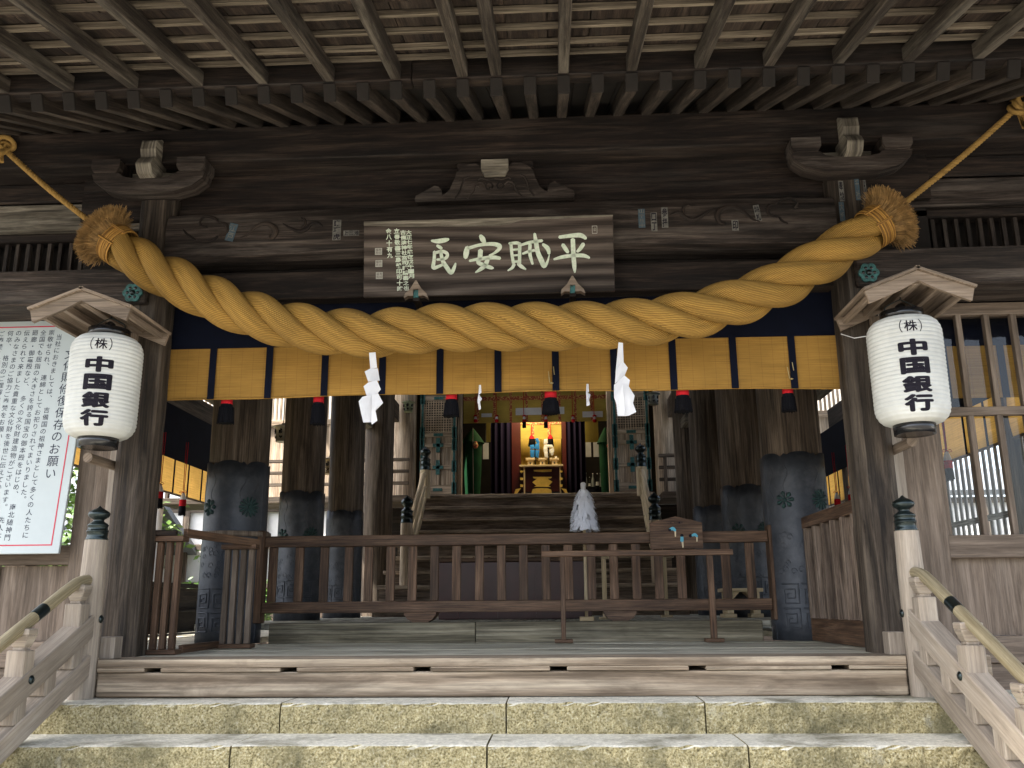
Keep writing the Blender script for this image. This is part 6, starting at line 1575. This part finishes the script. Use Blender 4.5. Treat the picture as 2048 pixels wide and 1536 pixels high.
for k, (x, lab) in enumerate(((690, 'left of three pale offering stands on the altar'), (895, 'middle of three pale offering stands on the altar'), (1100, 'right of three pale offering stands on the altar, holding a white cup'))):
    Y = YT + .12; q = zz6(x, 845, Y); bz_ = a.z
    t = thing('offering_stand', lab, 'offering stand', (q.x, Y, bz_), 'offering stands on the altar')
    m = MB(); m.box(q.x - .05, q.x + .05, Y - .05, Y + .05, bz_ + .001, q.z - .014, 'Z'); m.build('base', W_PALE, t, bevel=.002)
    m = MB(); m.box(q.x - .085, q.x + .085, Y - .07, Y + .07, q.z - .0135, q.z + .02, 'X'); m.build('tray', W_PALE, t, bevel=.004)
    m = MB(); m.lathe([(.018, 0), (.018, -.003), (0, -.003)], (q.x, Y - .051, (bz_ + q.z) / 2 - .01), 12, ax='Y'); m.build('round_hole', LACQ, t)
    if k == 2: m = MB(); m.lathe([(.018, q.z + .021), (.024, q.z + .05), (.022, q.z + .056)], (q.x + .03, Y, 0), 12); tag(m.build('cup', WHITEP), 'small white cup on the right offering stand', 'cup')
z6p = lambda L: [[(980 + x / F6, 820 + y / F6) for x, y in p] for p in L]
s1 = streamer('blue_paper_wand', z6p([[(770, 485), (820, 480), (848, 560), (800, 580)], [(680, 600), (750, 590), (765, 650), (690, 680)], [(775, 580), (840, 560), (845, 680), (765, 660)], [(680, 680), (760, 680), (750, 815), (695, 800)], [(775, 680), (845, 690), (828, 825), (780, 800)]]), YT + .10, 'blue folded paper wand on the altar', 'paper wand', None, BLUEP)
s2 = streamer('white_paper_wand', z6p([[(920, 500), (980, 490), (985, 570), (915, 580)], [(930, 590), (1060, 590), (1085, 640), (915, 640)], [(915, 640), (980, 630), (975, 720), (915, 710)], [(1010, 680), (1085, 640), (1100, 710), (1020, 740)], [(920, 710), (985, 710), (990, 820), (935, 800)], [(1020, 700), (1090, 700), (1080, 770), (1050, 780)]]), YT + .10, 'white folded paper wand on the altar', 'paper wand', None, PAPER)
for s_, x in ((s1, 768), (s2, 998)):
    q = zz6(x, 600, YT + .12); m = MB(); m.tube([(q.x, YT + .13, a.z + .0), (q.x, YT + .13, q.z + .12)], .012, 8); m.build('stick', LACQ, s_)
# dark rack with bottles on the right, framed papers
Y = YD + 2.0; ra = zz5(1432, 880, Y); rb = zz5(1565, 880, Y)
rkk = thing('bottle_shelf', 'dark low shelf holding offered bottles on the right', 'shelf', (ra.x, Y, ZS))
m = MB(); m.box(ra.x - .03, rb.x + .05, Y - .1, Y + .25, ra.z - .03, ra.z, 'X'); m.box(ra.x - .03, rb.x + .05, Y + .20, Y + .249, ZS, ra.z - .031, 'X'); m.build('board', LACQ, rkk)
for k, (x, yt, wv, mt, lab, lb_) in enumerate(((1440, 760, 10, GLASSC, 'pale boxed bottle at the left end of the shelf', 0), (1470, 795, 9, GLASSB, 'dark bottle with white label beside the pale box', 1), (1497, 765, 13, GLASSC, 'clear pale bottle in the middle of the shelf', 0), (1533, 765, 13, GLASSB, 'dark round bottle right of the clear bottle', 1), (1558, 762, 8, GLASSC, 'pale bottle at the right end of the shelf', 0))):
    q = zz5(x, yt, Y); r = wv / F5 * (Y + 5.33) / F_PX; h_ = q.z - ra.z
    t = thing('bottle', lab, 'bottle', (q.x, Y, ra.z), 'bottles offered on the shelf')
    m = MB(); m.lathe([(r, ra.z + .001), (r, ra.z + h_ * .5), (r * .8, ra.z + h_ * .62), (r * .35, ra.z + h_ * .75), (r * .32, ra.z + h_ * .95)], (q.x, Y, 0), 16); m.build('body', mt, t)
    m = MB(); m.lathe([(r * .38, ra.z + h_ * .95), (r * .38, ra.z + h_), (0, ra.z + h_)], (q.x, Y, 0), 12); m.build('stopper', WHITEP, t)
    if lb_: m = MB(); m.lathe([(r + .002, ra.z + h_ * .12), (r + .002, ra.z + h_ * .38)], (q.x, Y, 0), 16); m.build('label', WHITEP, t)
for k, (x0_, x1_, y0_, y1_, lab) in enumerate(((598, 645, 515, 648, 'white paper sheet beside the left green cover'), (662, 670, 515, 648, 'narrow white paper strip right of the left green cover'), (1437, 1485, 500, 630, 'white paper sheet with ink mark above the bottles'), (1500, 1548, 500, 630, 'white paper sheet nearest the right green cover'))):
    Y = YD + 2.2; a_ = zz5(x0_, y0_, Y); b_ = zz5(x1_, y1_, Y); m = MB(); m.box(a_.x, b_.x, Y, Y + .006, b_.z, a_.z); m.box(a_.x, b_.x, Y, Y + .004, a_.z, 4.5, 'Z') if False else None
    t = thing('paper_sheet', lab, 'paper', (a_.x, Y, b_.z), 'paper sheets hung in the sanctuary'); m.build('sheet', PAPER, t)
    m = MB(); m.tube([((a_.x + b_.x) / 2, Y + .01, a_.z - .01), ((a_.x + b_.x) / 2, Y + .01, 4.69)], .004, 5); m.build('string', W_GREY, t)
for k, (x0_, x1_, lab) in enumerate(((625, 668, 'small gold hanging blind left of the altar'), (1433, 1545, 'small gold hanging blind right of the altar'))):
    Y = YD + 1.75; a_ = zz5(x0_, 375, Y); b_ = zz5(x1_, 508, Y); m = MB(); m.box(a_.x, b_.x, Y, Y + .008, b_.z, 4.69, 'Z'); tag(m.build('narrow_blind', GOLDMAT), lab, 'blind', 'small gold blinds beside the altar')

# ================================================================== OUTSIDE
wp = atx(312, 1040, -4.55)
t = thing('white_post', 'smooth white post standing outside the left opening', 'post', (wp.x, wp.y, -.3))
m = MB(); m.lathe([(.075, GZ), (.075, 1.5)], (wp.x, wp.y, 0), 20); m.build('shaft', WHITEP, t)
m = MB(); m.lathe([(.11, GZ), (.11, GZ + .12), (.08, GZ + .14)], (wp.x, wp.y, 0), 20); m.build('foot', STONE, t)
def tree(x, y, h, cr, label, seed, group='trees outside the left wall', n=2600):
    rr = random.Random(seed); t = thing('leafy_tree', label, 'tree', (x, y, GZ), group)
    m = MB(); m.tube([(x, y, GZ), (x + .05, y, GZ + h * .3), (x - .04, y + .05, GZ + h * .6), (x + .06, y, GZ + h * .85)], [.13, .10, .07, .03], 10)
    limbs = []
    for k in range(7):
        a = rr.uniform(0, 6.28); z = GZ + h * rr.uniform(.3, .75); e = Vector((x + cr * .7 * math.cos(a), y + cr * .7 * math.sin(a), z + h * .2)); limbs.append(e)
        m.tube([(x, y, z), ((x + e.x) / 2, (y + e.y) / 2, z + h * .13), e], [.05, .035, .012], 7)
    m.build('trunk', BARK, t)
    m = MB(); cl_ = []
    for e in limbs: cl_ += [e + Vector((rr.gauss(0, cr * .22), rr.gauss(0, cr * .22), rr.gauss(0, h * .07))) for _ in range(4)]
    cl_ += [Vector((x + rr.gauss(0, cr * .3), y + rr.gauss(0, cr * .3), GZ + h * rr.uniform(.45, 1))) for _ in range(16)]
    for q in range(n):
        c = rr.choice(cl_); d = Vector((rr.gauss(0, 1), rr.gauss(0, 1), rr.gauss(0, .7))) * cr * .17; p = c + d
        u = Vector((rr.gauss(0, 1), rr.gauss(0, 1), rr.gauss(0, .5))).normalized(); v = u.cross(Vector((rr.gauss(0, 1), rr.gauss(0, 1), rr.gauss(0, 1)))).normalized(); s_ = rr.uniform(.05, .10)
        m.add([p - u * s_, p + v * s_ * .45, p + u * s_, p - v * s_ * .45], [(0, 1, 2, 3)])
    m.build('crown', LEAF, t, fix=False)
tree(-6.3, 6.3, 2.9, 1.2, 'bright green leafy tree glimpsed behind the notice board edge', 1)
tree(-7.6, 8.0, 3.4, 1.3, 'bright green bush-like tree under the left side blinds', 2)
tree(-9.4, 8.6, 3.6, 1.6, 'tree farther back at the left, by the tiled building', 3)
tree(-5.6, 10.6, 2.4, 1.0, 'low tree beside the white post at the left', 4)
wb2 = thing('white_wall', 'white plastered wall in sunlight beyond the right pickets', 'wall', (10.7, 9, GZ))
m = MB(); m.box(10.6, 10.8, -2, 20, GZ, 1.0, 'Y'); m.build('plaster', PLASTER, wb2); m = MB(); m.box(10.5, 10.9, -2, 20, 1.001, 1.1, 'Y'); m.build('coping', TILE, wb2)
for k, (x, y) in enumerate(((12.6, 4.5), (13.2, 8.8), (12.5, 13))): tree(x, y, 4.2, 1.7, ('leafy tree beyond the white wall, nearest the porch', 'leafy tree beyond the white wall, middle one', 'leafy tree beyond the white wall, farthest back')[k], 11 + k, 'trees beyond the right wall')
